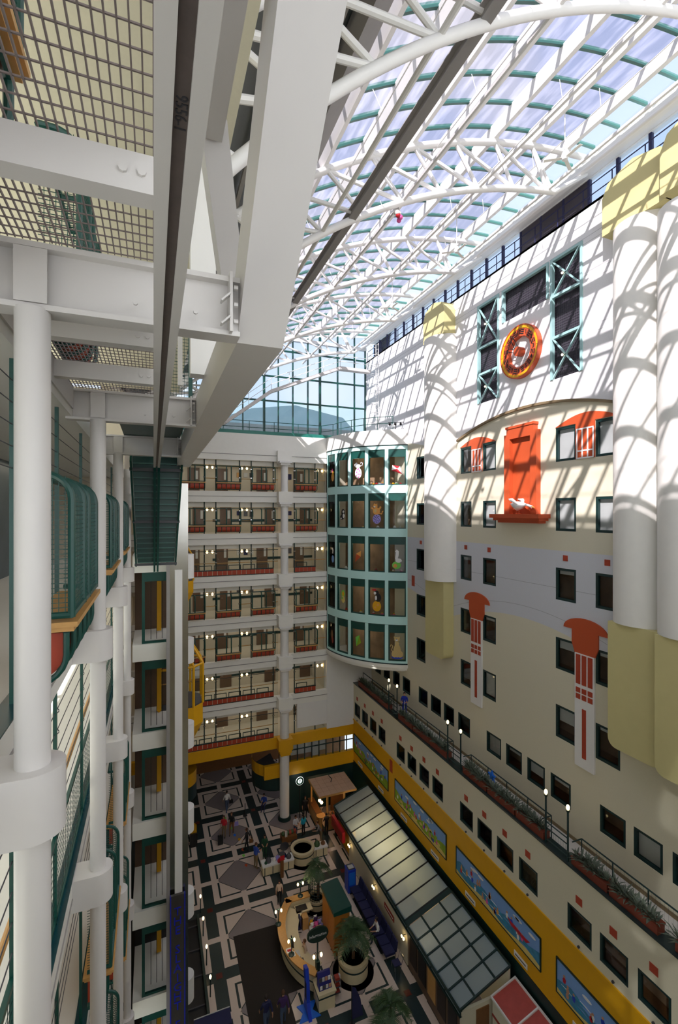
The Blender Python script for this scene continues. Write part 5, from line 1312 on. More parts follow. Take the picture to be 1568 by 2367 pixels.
MB().quad((12.7, 22.2, 2.32), (12.7, 22.62, 2.32), (15.55, 22.62, 3.33), (15.55, 22.2, 3.33)).build('roof_divider', 'green_dark', shop)
xs = [12.72, 13.55, 14.7, 15.55]
for i in range(5):
    a = 17.6 + 0.92 * i; b = a + 0.92
    for j in range(3): MB().quad((xs[j], a, rz_(xs[j])), (xs[j], b, rz_(xs[j])), (xs[j + 1], b, rz_(xs[j + 1])), (xs[j + 1], a, rz_(xs[j + 1]))).build('roof_pane', 'shop_pane', shop)
    MB().beam((12.72, a, rz_(12.72) + 0.02), (15.55, a, rz_(15.55) + 0.02), 0.07, 0.09).build('roof_bar', 'green_dark', shop)
for x in xs: MB().beam((x, 17.6, rz_(x) + 0.02), (x, 22.3, rz_(x) + 0.02), 0.07, 0.09).build('roof_bar', 'green_dark', shop)
MB().box(12.95, 15.4, 17.62, 33.2, 0.01, 0.03).build('shop_floor', 'floor_grey', shop)
MB().box(12.8, 15.5, 17.6, 17.72, 0, 2.2).build('shop_gable', 'cream', shop)
MB().box(13.6, 14.3, 17.56, 17.6, 0, 2.0).build('shop_door', 'wood_dark', shop)
MB().box(13.05, 13.3, 30.6, 33.3, 0, 2.0).build('shop_return', 'yellow', shop)
for (x, y, z, e) in ((13.9, 29.8, 1.7, 70), (14.1, 27.6, 1.7, 70), (13.9, 25.6, 1.7, 20), (13.4, 21.0, 1.7, 12)):
    ld = bpy.data.lights.new('shop_light', 'POINT'); ld.energy = e; ld.color = (1, 0.78, 0.45); ld.shadow_soft_size = 0.25
    lo = bpy.data.objects.new('shop_light', ld); link(lo); lo.location = (x, y, z)
SN = ['beside the red shop sign', 'above the blue machine', 'above the seats', 'at the near corner of the shop']
for k, y in enumerate((33.2, 30.2, 26.3, 22.6)):
    t = thing('wall_sconce', 'pair of lit wall lamps on the shop front, ' + SN[k], 'lamp', (12.7, y, 1.5), group='shop wall lamps')
    for d in (-0.1, 0.1):
        MB().ball((12.62, y + d, 1.42), 0.06, 0.06, 0.09, 8, 6).build('sconce_bulb', 'bulb', t, True)
    MB().tube((12.62, y - 0.1, 1.53), (12.62, y + 0.1, 1.53), 0.015, 6).build('sconce_bar', 'green_dark', t); MB().tube((12.62, y, 1.53), (12.8, y, 1.53), 0.02, 6).build('sconce_arm', 'green_dark', t)
rs = thing('red_shop_sign', 'slanting red shop sign hung on the far corner of the glass-roofed shop', 'sign', (12.6, 32.2, 1.3))
MB().box(12.5, 12.72, 31.1, 33.3, 1.0, 1.75).build('sign_board', 'red', rs)
MB().box(12.49, 12.5, 31.2, 33.2, 1.1, 1.6).build('sign_face', 'brick_red', rs)
rp_ = thing('red_wall_sign', 'narrow dark red notice on the shop front by the seats', 'sign', (12.78, 24.6, 1.2))
MB().box(12.77, 12.8, 23.9, 25.1, 1.1, 1.4).build('notice_board', 'brick_red', rp_); MB().box(12.765, 12.77, 24.0, 25.0, 1.22, 1.28).build('notice_line', 'white', rp_)
aw = thing('red_roof_booth', 'booth with a red panelled roof and white frame beside the mural wall', 'booth', (15.1, 16.4, 0))
MB().box(14.4, 15.75, 14.6, 17.45, 0, 2.3).build('booth_wall', 'cream', aw)
for (a, b) in ((14.6, 16.0), (16.05, 17.45)): MB().prism([(14.35, 2.35), (15.75, 2.75), (15.75, 2.8), (14.35, 2.4)], 'y', a, b).build('booth_roof_panel', 'awning_red', aw)
for y in (14.58, 16.0, 17.45): MB().prism([(14.35, 2.4), (15.75, 2.8), (15.75, 2.87), (14.35, 2.47)], 'y', y, y + 0.06).build('booth_roof_bar', 'white', aw)
for (x, z) in ((14.35, 2.4), (15.72, 2.8)): MB().box(x - 0.03, x + 0.03, 14.58, 17.5, z - 0.02, z + 0.07).build('booth_roof_bar', 'white', aw)
MB().box(14.37, 14.4, 14.6, 17.45, 1.6, 1.7).build('booth_stripe', 'brick_red', aw)

# ================================================================ coffee kiosk
kk = thing('coffee_kiosk', 'wooden coffee kiosk with a pale pink tiled roof before the green wall', 'kiosk', (13.0, 35.4, 0))
rf = MB().box(11.75, 14.9, 34.05, 36.7, 2.66, 2.8).build('kiosk_roof', 'wood', kk)
for i in range(6):
    for j in range(5):
        x = 11.78 + i * 0.515; y = 34.08 + j * 0.52
        MB().box(x, x + 0.5, y, y + 0.505, 2.8, 2.82).build('roof_tile', 'roof_pink', rf)
MB().path([(13.3, 35.6, 2.84), (13.5, 35.9, 2.9), (13.45, 36.4, 2.86), (13.5, 36.7, 2.84)], 0.03, 6).build('roof_cable', 'green_dark', kk)
for (x, y) in ((12.5, 34.2), (13.9, 34.2), (14.7, 36.5), (11.95, 36.5)): MB().box(x - 0.06, x + 0.06, y - 0.06, y + 0.06, 0, 2.66).build('kiosk_post', 'wood', kk)
for (a, b, c, d) in ((12.5, 13.9, 34.2, 34.7), (11.85, 12.25, 34.9, 37.0)):
    MB().box(a, b, c, d, 0, 1.0).build('kiosk_counter', 'wood', kk)
    MB().box(a - 0.05, b + 0.05, c - 0.05, d + 0.05, 1.0, 1.05).build('counter_top', 'wood_dark', kk)
MB().tube((12.1, 34.6, 1.0), (12.1, 34.6, 1.04), 0.35, 20).build('round_shelf', 'wood', kk); MB().tube((12.1, 34.6, 0), (12.1, 34.6, 1.0), 0.12, 12).build('shelf_stem', 'wood', kk)
MB().box(13.6, 14.8, 36.3, 36.5, 0, 2.0).build('kiosk_back', 'wood_dark', kk)
random.seed(8)
for i in range(14):
    x = 12.6 + 0.09 * i; h = random.uniform(0.14, 0.28)
    bc_ = ['white', 'brick_red', 'blind', 'dark_grey', 'pale_orange'][(i * 3 + i // 4) % 5]
    t = prop(MB().lathe([(0.035, 0), (0.035, h * 0.7), (0.015, h * 0.85), (0.015, h)], (x, 34.4 + random.uniform(-.12, .12), 1.05), 8).build('kiosk_bottle', bc_, None, True), '%s bottle on the kiosk counter, %s from the left' % ({'blind': 'pale grey', 'brick_red': 'dark red', 'dark_grey': 'dark grey', 'pale_orange': 'orange', 'white': 'white'}[bc_], ['first', 'second', 'third', 'fourth', 'fifth', 'sixth', 'seventh', 'eighth', 'ninth', 'tenth', 'eleventh', 'twelfth', 'thirteenth', 'last'][i]), 'bottle', 'bottles on the kiosk counter')
for k, (x, y) in enumerate(((11.95, 34.45), (12.0, 34.15))):
    t = thing('globe_lamp', 'glowing globe lamp hanging at the kiosk corner, %s of the two' % ['left', 'right'][k], 'lamp', (x, y, 2.66), group='kiosk globe lamps')
    MB().ball((x, y, 2.3), 0.12, n=14, m=10).build('globe', 'bulb', t, True); MB().tube((x, y, 2.4), (x, y, 2.7), 0.012, 5).build('globe_cord', 'black', t)
ld = bpy.data.lights.new('kiosk_light', 'POINT'); ld.energy = 25; ld.color = (1, 0.7, 0.38); ld.shadow_soft_size = 0.12
lo = bpy.data.objects.new('kiosk_light', ld); link(lo); lo.location = (12.9, 35.2, 2.3)
cs = thing('round_logo_sign', 'round lit white sign with a green ring emblem by the round column', 'sign', (10.95, 36.4, 2.65))
def disc_y(name, r0, r1, y, m_, n=28):
    q = MB()
    for i in range(n):
        a0, a1 = 2 * PI * i / n, 2 * PI * (i + 1) / n
        P = lambda r, a, yy: (10.95 + r * math.cos(a), yy, 2.97 + r * math.sin(a))
        q.add([P(r0, a0, y), P(r1, a0, y), P(r1, a1, y), P(r0, a1, y), P(r1, a0, y + .05), P(r1, a1, y + .05)], [(0, 1, 2, 3), (1, 4, 5, 2)])
    q.build(name, m_, cs)
disc_y('sign_disc', 0.0, 0.33, 36.40, 'sign_light'); disc_y('emblem_ring', 0.18, 0.31, 36.39, 'sign_green')
disc_y('emblem_disc', 0.0, 0.17, 36.385, 'sign_light')
for i in range(5): MB().box(10.85 + i * 0.045, 10.87 + i * 0.045, 36.375, 36.385, 2.84, 3.08 - 0.02 * abs(i - 2)).build('emblem_wave', 'sign_green', cs)
MB().prism([(10.95 + u, 3.05 + v) for u, v in [(-0.06, 0), (-0.07, 0.07), (-0.03, 0.04), (0, 0.09), (0.03, 0.04), (0.07, 0.07), (0.06, 0)]], 'y', 36.37, 36.38).build('emblem_crown', 'sign_green', cs)
MB().tube((10.95, 36.43, 2.65), (10.95, 36.43, 0), 0.04, 8).build('sign_pole', 'black', cs)

# ================================================================ plants
def palm(t, x, y, z, h, n, spread, mat_='leaf', seed=1):
    rd = random.Random(seed)
    MB().path([(x, y, z), (x + 0.04, y + 0.02, z + h * 0.5), (x, y, z + h)], [0.09, 0.07, 0.05], 8).build('trunk', 'trunk', t, True)
    for i in range(n):
        a = 2 * PI * i / n + rd.uniform(-.2, .2); el_ = rd.uniform(0.1, 1.2); l = spread * rd.uniform(0.75, 1.15)
        q = MB(); d = Vector((math.cos(a) * math.cos(el_), math.sin(a) * math.cos(el_), math.sin(el_))); s = Vector((-math.sin(a), math.cos(a), 0))
        pts = []
        for k in range(9):
            u = k / 8; pts.append(Vector((x, y, z + h)) + d * l * u - Vector((0, 0, 0.75 * l * u * u)))
        q.path(pts, [0.012] * 9, 4)
        for k in range(2, 9):
            for sd in (-1, 1):
                w = 0.34 * l * math.sin(PI * (k / 9.5)) + 0.05; b = pts[k]; dd = (pts[k] - pts[k - 1]).normalized()
                e = b + s * sd * w * 0.8 + dd * w * 0.7 - Vector((0, 0, 0.12 * w))
                q.add([b, b + dd * 0.06, e], [(0, 1, 2)]); q.add([b - dd * 0.07, b - dd * 0.012, e - dd * 0.07], [(0, 1, 2)])
        q.build('frond', mat_, t)
def round_planter(name, label, x, y, r, h):
    t = thing(name, label, 'planter', (x, y, 0))
    MB().lathe([(r - 0.04, 0), (r - 0.04, h * 0.62)], (x, y, 0), 40).build('planter_wall', 'planter_cream', t, True)
    MB().lathe([(r - 0.02, h * 0.62), (r - 0.02, h * 0.7)], (x, y, 0), 40).build('planter_band', 'green_dark', t, True)
    MB().lathe([(r - 0.04, h * 0.7), (r, h * 0.78), (r, h), (r - 0.2, h), (r - 0.2, h - 0.15)], (x, y, 0), 40).build('planter_rim', 'planter_cream', t, True)
    MB().lathe([(0.0, h - 0.15), (r - 0.2, h - 0.15)], (x, y, 0), 40).build('planter_soil', 'mulch', t)
    MB().lathe([(r - 0.04, 0.012), (r + 0.28, 0.012)], (x, y, 0), 40).build('floor_ring', 'floor_grey', t)
    return t
pp = round_planter('round_planter', 'large round cream planter behind the information desk', 9.95, 23.2, 0.82, 0.86)
pl_ = thing('potted_palm', 'dark green fan palm growing in the large round planter', 'palm', (9.95, 23.2, 0.71)); palm(pl_, 9.95, 23.2, 0.7, 1.45, 34, 1.15, seed=3)
pl_ = thing('potted_palm', 'dark green palm at the bottom edge of the picture near the booth', 'palm', (10.35, 19.7, 0)); palm(pl_, 10.35, 19.7, 0.3, 1.1, 32, 1.1, seed=6)
MB().lathe([(0.28, 0), (0.36, 0.32), (0.3, 0.32)], (10.35, 19.7, 0), 20).build('palm_pot', 'terracotta', pl_, True)
fp = round_planter('basin_planter', 'round cream basin with dark soil between the display counters', 9.85, 32.1, 0.85, 0.82)
tp = round_planter('trellis_planter', 'small round planter with a curved green trellis behind the desk', 9.5, 27.95, 0.6, 0.55)
tl = MB()
for i in range(11):
    a = PI * 0.55 + PI * 0.95 * i / 10; tl.tube((9.5 + 0.52 * math.cos(a), 27.95 + 0.52 * math.sin(a), 0.5), (9.5 + 0.52 * math.cos(a), 27.95 + 0.52 * math.sin(a), 1.9), 0.015, 5)
for z in [0.6 + 0.18 * k for k in range(8)]: tl.path([(9.5 + 0.52 * math.cos(PI * 0.55 + PI * 0.95 * i / 10), 27.95 + 0.52 * math.sin(PI * 0.55 + PI * 0.95 * i / 10), z) for i in range(11)], 0.015, 5)
tl.build('trellis', 'green_dark', tp)
pl_ = thing('bamboo_plant', 'tall feathery plant growing inside the green trellis', 'plant', (9.6, 28.0, 0.4)); palm(pl_, 9.6, 28.0, 0.4, 2.0, 22, 0.9, seed=9)

# ================================================================ display counters beside the basin
for (a, b, c, d, nm) in ((6.85, 9.0, 31.35, 32.0, 'left'), (10.6, 11.6, 31.7, 32.3, 'right')):
    t = thing('display_counter', 'cream display counter with green edging on the %s of the round basin' % nm, 'counter', ((a + b) / 2, (c + d) / 2, 0), group='display counters')
    MB().box(a, b, c, d, 0.08, 0.62).build('counter_body', 'planter_cream', t); MB().box(a - 0.03, b + 0.03, c - 0.03, d + 0.03, 0.62, 0.7).build('counter_top', 'white', t)
    MB().box(a + 0.02, b - 0.02, c + 0.02, d - 0.02, 0, 0.08).build('counter_plinth', 'green_dark', t)
    x = a + 0.1
    while x < b: MB().box(x, x + 0.05, c - 0.012, c, 0.08, 0.62).build('counter_strip', 'green_dark', t); x += 0.55
items = [(7.3, 31.7, 'dark_grey', 0.2, 'grey bell-shaped lamp'), (7.7, 31.7, 'white', 0.14, 'white parcel'), (7.95, 31.75, 'lilac', 0.16, 'lilac gift bag'), (8.2, 31.6, 'white', 0.15, 'striped white gift'), (8.45, 31.8, 'navy', 0.15, 'navy gift bag'), (8.7, 31.6, 'dark_grey', 0.18, 'dark wire basket'), (8.0, 31.45, 'red', 0.14, 'red box'), (7.1, 31.6, 'apron', 0.1, 'small green bowl'), (10.9, 32.0, 'leaf', 0.22, 'low green pot plant'), (11.35, 32.0, 'wood_dark', 0.16, 'brown pot plant')]
for (x, y, m_, s, nm) in items:
    t = thing('display_item', nm + ' on the display counter by the basin', 'goods', (x, y, 0.7))
    MB().lathe([(s * 0.9, 0), (s, s * 0.6), (s * 0.7, s * 1.2), (s * 0.25, s * 1.6)], (x, y, 0.7), 12).build('item_body', m_, t, True)
    MB().path([(x - s * 0.5, y, 0.7 + s * 1.3), (x, y, 0.7 + s * 2.2), (x + s * 0.5, y, 0.7 + s * 1.3)], 0.015, 5).build('item_handle', 'dark_grey', t)
bt = thing('flower_cart', 'dark cart of plants and white bottles behind the round basin', 'cart', (9.2, 33.6, 0))
MB().box(8.7, 9.8, 33.3, 34.0, 0.5, 0.9).build('cart_bed', 'wood_dark', bt)
for x in (8.85, 9.65): MB().tube((x, 33.28, 0.32), (x, 33.34, 0.32), 0.32, 16).build('cart_wheel', 'dark_grey', bt)
for i in range(6): MB().ball((8.85 + 0.17 * i, 33.65, 1.0), 0.16, n=8, m=6).build('cart_plant', ['leaf', 'brick_red'][i % 2], bt, True)
for i in range(2): MB().tube((8.95 + 0.1 * i, 33.4, 0.9), (8.95 + 0.1 * i, 33.4, 1.3), 0.04, 8).build('cart_bottle', 'white', bt)
dp = thing('dark_post', 'dark square post standing before the display counter', 'post', (8.05, 30.95, 0))
MB().box(7.95, 8.15, 30.85, 31.05, 0, 1.55).build('post_shaft', 'wood_dark', dp); MB().box(7.88, 8.22, 30.8, 31.1, 1.55, 1.62).build('post_top', 'dark_grey', dp)
MB().box(7.9, 8.2, 30.82, 30.86, 1.2, 1.5).build('post_notice', 'red', dp)

# ================================================================ information desk
dk = thing('information_desk', 'curved cream and wood information desk in the middle of the hall', 'desk', (7.4, 25.2, 0))
DC = (10.05, 25.25)
def dsect(mb, r0, r1, a0, a1, z0, z1, n=24):
    for i in range(n):
        b0 = math.radians(a0 + (a1 - a0) * i / n); b1 = math.radians(a0 + (a1 - a0) * (i + 1) / n)
        P = lambda r, b, z: (DC[0] + r * math.cos(b), DC[1] + r * math.sin(b), z)
        f = [(0, 1, 2, 3), (5, 4, 7, 6), (3, 2, 6, 7), (1, 0, 4, 5)]
        if i == 0: f.append((0, 3, 7, 4))
        if i == n - 1: f.append((1, 5, 6, 2))
        mb.add([P(r1, b0, z0), P(r1, b1, z0), P(r1, b1, z1), P(r1, b0, z1), P(r0, b0, z0), P(r0, b1, z0), P(r0, b1, z1), P(r0, b0, z1)], f)
    return mb
dsect(MB(), 3.35, 3.45, 136, 226, 0.1, 1.05).build('desk_front', 'planter_cream', dk); dsect(MB(), 3.36, 3.46, 136, 226, 0.55, 0.62).build('desk_band', 'green_dark', dk)
dsect(MB(), 3.3, 3.42, 136, 226, 0, 0.1).build('desk_plinth', 'green_dark', dk)
dsect(MB(), 3.18, 3.62, 135, 227, 1.05, 1.12).build('desk_counter', 'wood', dk)
dsect(MB(), 2.45, 3.32, 137, 224, 0.72, 0.77).build('desk_top', 'planter_cream', dk)
MB().box(7.4, 8.9, 27.45, 27.85, 1.05, 1.12).build('desk_counter', 'wood', dk); MB().box(7.5, 8.9, 27.55, 27.75, 0, 1.05).build('desk_front', 'planter_cream', dk)
MB().box(7.9, 8.9, 26.9, 27.5, 0.72, 0.77).build('desk_top', 'planter_cream', dk); MB().box(7.95, 8.6, 27.0, 27.4, 0.77, 0.8).build('desk_pad', 'black', dk)
MB().box(8.15, 8.5, 26.5, 26.9, 0.0, 0.7).build('drawer_unit', 'wood', dk)
MB().box(8.2, 8.95, 22.55, 22.65, 0, 0.75).build('low_screen', 'greywhite', dk)
MB().box(7.3, 9.25, 24.1, 26.85, 0.008, 0.016).build('desk_carpet', 'floor_light', dk)
for k, (a, z) in enumerate(((186, 0.77), (196, 0.77), (205, 0.77))):
    b = math.radians(a); x, y = DC[0] + 3.0 * math.cos(b), DC[1] + 3.0 * math.sin(b)
    t = thing('desk_item', ['black monitor on the curved desk', 'white papers on the curved desk', 'telephone on the curved desk'][k], ['monitor', 'papers', 'telephone'][k], (x, y, 0.77))
    if k == 0:
        MB().box(x - 0.02, x + 0.02, y - 0.22, y + 0.22, 0.9, 1.22).build('screen', 'black', t); MB().box(x - 0.08, x + 0.08, y - 0.08, y + 0.08, 0.77, 0.79).build('screen_foot', 'black', t); MB().tube((x, y, 0.79), (x, y, 0.95), 0.02, 6).build('screen_stem', 'black', t)
    elif k == 1:
        MB().box(x - 0.15, x + 0.15, y - 0.2, y + 0.2, 0.77, 0.785).build('sheet_stack', 'white', t); MB().box(x - 0.1, x + 0.18, y - 0.12, y + 0.22, 0.785, 0.79).build('top_sheet', 'blind', t)
    else:
        MB().prism([(x - 0.1, 0.77), (x + 0.1, 0.77), (x + 0.1, 0.82), (x - 0.1, 0.86)], 'y', y - 0.1, y + 0.1).build('phone_body', 'dark_grey', t); MB().tube((x - 0.05, y - 0.12, 0.88), (x - 0.05, y + 0.12, 0.88), 0.025, 6).build('handset', 'dark_grey', t)
for k, (a, w) in enumerate(((194, 'upper'), (199, 'lower'))):
    b = math.radians(a); x, y = DC[0] + 3.4 * math.cos(b), DC[1] + 3.4 * math.sin(b)
    t = thing('leaflet_board', 'white printed notice lying on the wooden desk counter, %s of two' % w, 'notice', (x, y, 1.12))
    MB().box(x - 0.16, x + 0.16, y - 0.14, y + 0.14, 1.12, 1.135).build('notice_sheet', 'white', t); MB().box(x - 0.1, x + 0.1, y - 0.08, y + 0.06, 1.135, 1.137).build('notice_print', ['red', 'navy'][k], t)
def desk_lamp(x, y, z, label, h=0.85):
    t = thing('desk_lamp', label, 'lamp', (x, y, z), group='twin lamps of the information desk')
    MB().lathe([(0.16, 0), (0.16, 0.04), (0.05, 0.1)], (x, y, z), 14).build('lamp_base', 'green_dark', t, True)
    MB().tube((x, y, z + 0.05), (x, y, z + h), 0.025, 8).build('lamp_stem', 'green_dark', t)
    ld = bpy.data.lights.new('desk_lamp_light', 'POINT'); ld.energy = 9; ld.color = (1, 0.78, 0.5); ld.shadow_soft_size = 0.1
    lo = bpy.data.objects.new('desk_lamp_light', ld); link(lo, t); lo.location = (0, 0, h + 0.12)
    for s in (-1, 1):
        MB().path([(x, y, z + h - 0.1), (x + s * 0.08, y, z + h + 0.06), (x + s * 0.16, y, z + h + 0.02)], 0.015, 6).build('lamp_arm', 'green_dark', t)
        MB().ball((x + s * 0.16, y, z + h - 0.1), 0.06, 0.06, 0.1, 10, 6).build('lamp_bulb', 'bulb', t, True)
desk_lamp(6.62, 26.2, 1.12, 'twin-bulb lamp on the outer curve of the information desk')
desk_lamp(8.35, 27.65, 1.12, 'twin-bulb lamp on the far counter of the information desk')
desk_lamp(6.8, 24.15, 1.12, 'twin-bulb lamp on the near curve of the information desk')
iS = thing('information_sign', 'dark green oval sign reading Information on a post at the desk', 'sign', (7.85, 22.95, 0))
MB().box(7.75, 7.95, 22.85, 23.05, 0.0, 1.5).build('sign_plinth', 'green_dark', iS); MB().tube((7.85, 22.95, 1.5), (7.85, 22.95, 2.5), 0.045, 8).build('sign_pole', 'green_dark', iS)
MB().prism([(7.85 + u, 2.86 + v) for u, v in el(0, 0, 0.58, 0.38, 28)], 'y', 22.9, 23.0).build('sign_oval', 'sign_oval', iS)
lettering('Information', 0.2, 'blind', iS, (0, -0.065, 2.86), (PI / 2, 0, 0))
for s in (-1, 1):
    MB().path([(7.85, 22.95, 1.75), (7.85 + s * 0.1, 22.95, 1.95), (7.85 + s * 0.2, 22.95, 1.9)], 0.015, 6).build('lamp_arm', 'green_dark', iS)
    MB().ball((7.85 + s * 0.2, 22.95, 1.75), 0.07, 0.07, 0.11, 10, 6).build('lamp_bulb', 'bulb', iS, True)
tw = thing('wood_cabinet_tower', 'tall wooden cabinet with a green roof behind the information desk', 'cabinet', (9.75, 25.3, 0))
MB().box(9.3, 10.2, 24.3, 26.3, 0, 2.3).build('cabinet_body', 'wood_orange', tw)
MB().prism([(9.22, 2.3), (10.28, 2.3), (10.28, 2.62), (9.22, 2.5)], 'y', 24.2, 26.4).build('cabinet_roof', 'green', tw)
for y in (24.32, 25.28): MB().box(9.28, 9.3, y, y + 0.92, 0.1, 2.2).build('cabinet_door', 'wood_orange', tw)
for k, (dx, dy, m_, r_) in enumerate(((0, 0, 'pink', 0.2), (0.25, 0.15, 'lilac', 0.18), (-0.2, 0.1, 'white', 0.17), (0.1, 0.35, 'purple', 0.18), (-0.15, 0.4, 'yellow', 0.14), (0.3, -0.1, 'lilac', 0.15), (0.05, -0.3, 'tan', 0.2), (0.15, 0.6, 'white', 0.15))):
    x, y = 8.85 + dx, 26.2 + dy
    t = thing('soft_toy', '%s soft toy in the heap beside the wooden cabinet' % ['big pink', 'lilac', 'white', 'purple', 'small yellow', 'small lilac', 'tan', 'small white'][k], 'soft toy', (x, y, 0.02), group='soft toys by the cabinet')
    MB().ball((x, y, 0.02 + r_), r_, r_, r_, 10, 8).build('toy_body', m_, t, True); MB().ball((x, y - r_ * 0.3, 0.02 + r_ * 2.3), r_ * 0.65, n=10, m=8).build('toy_head', m_, t, True)
    for s in (-1, 1): MB().ball((x + s * r_ * 0.5, y - r_ * .3, 0.02 + r_ * 2.85), r_ * 0.25, n=8, m=6).build('toy_ear', m_, t, True)
ch = thing('office_chair', 'dark blue office chair behind the curved desk', 'chair', (7.75, 26.4, 0))
MB().box(7.52, 7.98, 26.17, 26.63, 0.42, 0.5).build('seat', 'navy', ch); MB().box(7.9, 7.98, 26.2, 26.6, 0.55, 1.0).build('backrest', 'navy', ch); MB().tube((7.75, 26.4, 0.1), (7.75, 26.4, 0.42), 0.03, 8).build('stem', 'black', ch)
for k in range(5): MB().tube((7.75, 26.4, 0.12), (7.75 + 0.28 * math.cos(k * 1.257), 26.4 + 0.28 * math.sin(k * 1.257), 0.04), 0.02, 6).build('foot', 'black', ch)
# display box with leaflets, blue stand, flag, table, mat, barrier
bx = thing('leaflet_plinth', 'cream plinth carrying a navy leaflet rack at the end of the desk', 'plinth', (7.95, 22.25, 0))
MB().box(7.55, 8.4, 21.85, 22.7, 0.0, 0.8).build('plinth_body', 'planter_cream', bx); MB().box(7.53, 8.42, 21.83, 22.72, 0.6, 0.66).build('plinth_band', 'green_dark', bx); MB().box(7.5, 8.45, 21.8, 22.75, 0.8, 0.87).build('plinth_top', 'planter_cream', bx)
lr = thing('leaflet_rack', 'navy leaflet rack standing on the cream plinth', 'rack', (7.95, 22.2, 0.87))
MB().prism([(22.0, 0.87), (22.4, 0.87), (22.4, 1.5), (22.3, 1.5)], 'x', 7.62, 8.28).build('rack_body', 'navy_blue', lr)
for i in range(4):
    for j in range(2): MB().box(7.66 + 0.155 * i, 7.78 + 0.155 * i, 22.0 + 0.12 * j, 22.02 + 0.14 * j, 0.92 + 0.26 * j, 1.1 + 0.26 * j).build('leaflet', ['white', 'dark_grey', 'blind', 'skin'][(i + j) % 4], lr)
bs = thing('blue_fin_stand', 'tall bright blue fin-shaped advertising stand by the desk', 'stand', (7.0, 22.1, 0))
MB().prism([(21.6, 0.0), (22.5, 0.0), (22.35, 0.5), (22.3, 1.3), (22.55, 1.95), (22.2, 2.05), (22.0, 1.4), (21.95, 0.6)], 'x', 6.95, 7.12).build('fin_panel', 'blue', bs)
MB().prism([(6.5, 21.7), (7.6, 21.7), (7.3, 22.1), (7.6, 22.5), (6.6, 22.5), (6.8, 22.1)], 'z', 0.01, 0.06).build('fin_base', 'bright_blue', bs)
MB().box(6.94, 6.95, 22.0, 22.25, 0.7, 1.5).build('fin_print', 'navy', bs)
wr = thing('wire_rack', 'small wire rack of leaflets beside the cream plinth', 'rack', (8.65, 22.3, 0))
for (x, y) in ((8.5, 22.1), (8.8, 22.1), (8.5, 22.5), (8.8, 22.5)): MB().tube((x, y, 0), (x, y, 1.0), 0.012, 5).build('rack_leg', 'chrome', wr)
for z in (0.3, 0.6, 0.9): MB().box(8.5, 8.8, 22.1, 22.5, z, z + 0.02).build('rack_shelf', 'dark_grey', wr); MB().box(8.54, 8.76, 22.15, 22.4, z + 0.02, z + 0.14).build('rack_leaflets', 'brick_red', wr)
fl = thing('navy_flag', 'dark navy feather flag at the bottom edge of the picture', 'flag', (8.8, 20.7, 0))
MB().tube((8.8, 20.7, 0), (8.8, 20.7, 1.95), 0.025, 6).build('flag_pole', 'black', fl); MB().prism([(8.82, 0.35), (8.82, 1.9), (9.0, 1.8), (9.25, 1.2), (9.4, 0.35)], 'y', 20.69, 20.71).build('flag_cloth', 'navy', fl)
MB().tube((8.8, 20.7, 0), (8.8, 20.7, 0.05), 0.2, 14).build('flag_base', 'black', fl)
tb = thing('clothed_table', 'table under a navy cloth at the bottom edge beside the lift column', 'table', (2.6, 22.6, 0))
MB().box(1.75, 3.4, 22.2, 22.95, 0.1, 0.84).build('table_cloth', 'navy', tb); MB().box(1.75, 3.4, 22.93, 22.97, 0.8, 0.86).build('table_edge', 'blind', tb)
for (x, y) in ((1.85, 22.3), (3.3, 22.3), (1.85, 22.85), (3.3, 22.85)): MB().tube((x, y, 0), (x, y, 0.12), 0.02, 6).build('table_leg', 'dark_grey', tb)
cp_ = prop(MB().prism([(4.29, 18), (6.38, 18), (6.38, 23.3), (7.3, 23.3), (6.8, 24.4), (6.65, 25.25), (6.8, 26.2), (7.05, 26.9), (6.76, 27.5), (4.29, 27.6)], 'z', 0.0, 0.02).build('entrance_mat', 'carpet'), 'large dark entrance mat in front of the information desk', 'mat')
ws = thing('escalator_well', 'dark stair well with a low kerb along the left edge of the hall', 'stair well', (2.0, 26, 0))
MB().box(1.35, 2.45, 20, 29.6, 0.01, 0.06).build('well_dark_sheet', 'black', ws)  # black sheet on the floor, painting in the dark of the void
for i in range(6): MB().box(1.35, 2.45, 21 + 1.6 * i, 21.06 + 1.6 * i, 0.06, 0.12).build('well_bar', 'dark_grey', ws)
MB().box(2.42, 2.55, 20, 29.6, 0.0, 0.3).build('well_kerb', 'green_dark', ws)
for i, y in enumerate((30.0, 28.3, 26.4, 24.6)):
    t = thing('bollard_lamp', 'small lit bollard lamp along the stair well, %s from the far end' % ['first', 'second', 'third', 'fourth'][i], 'lamp', (2.68, y, 0), group='bollard lamps')
    MB().tube((2.68, y, 0), (2.68, y, 0.92), 0.03, 8).build('bollard_pole', 'green_dark', t); MB().ball((2.68, y, 1.02), 0.06, 0.06, 0.11, 10, 6).build('bollard_bulb', 'bulb', t, True)
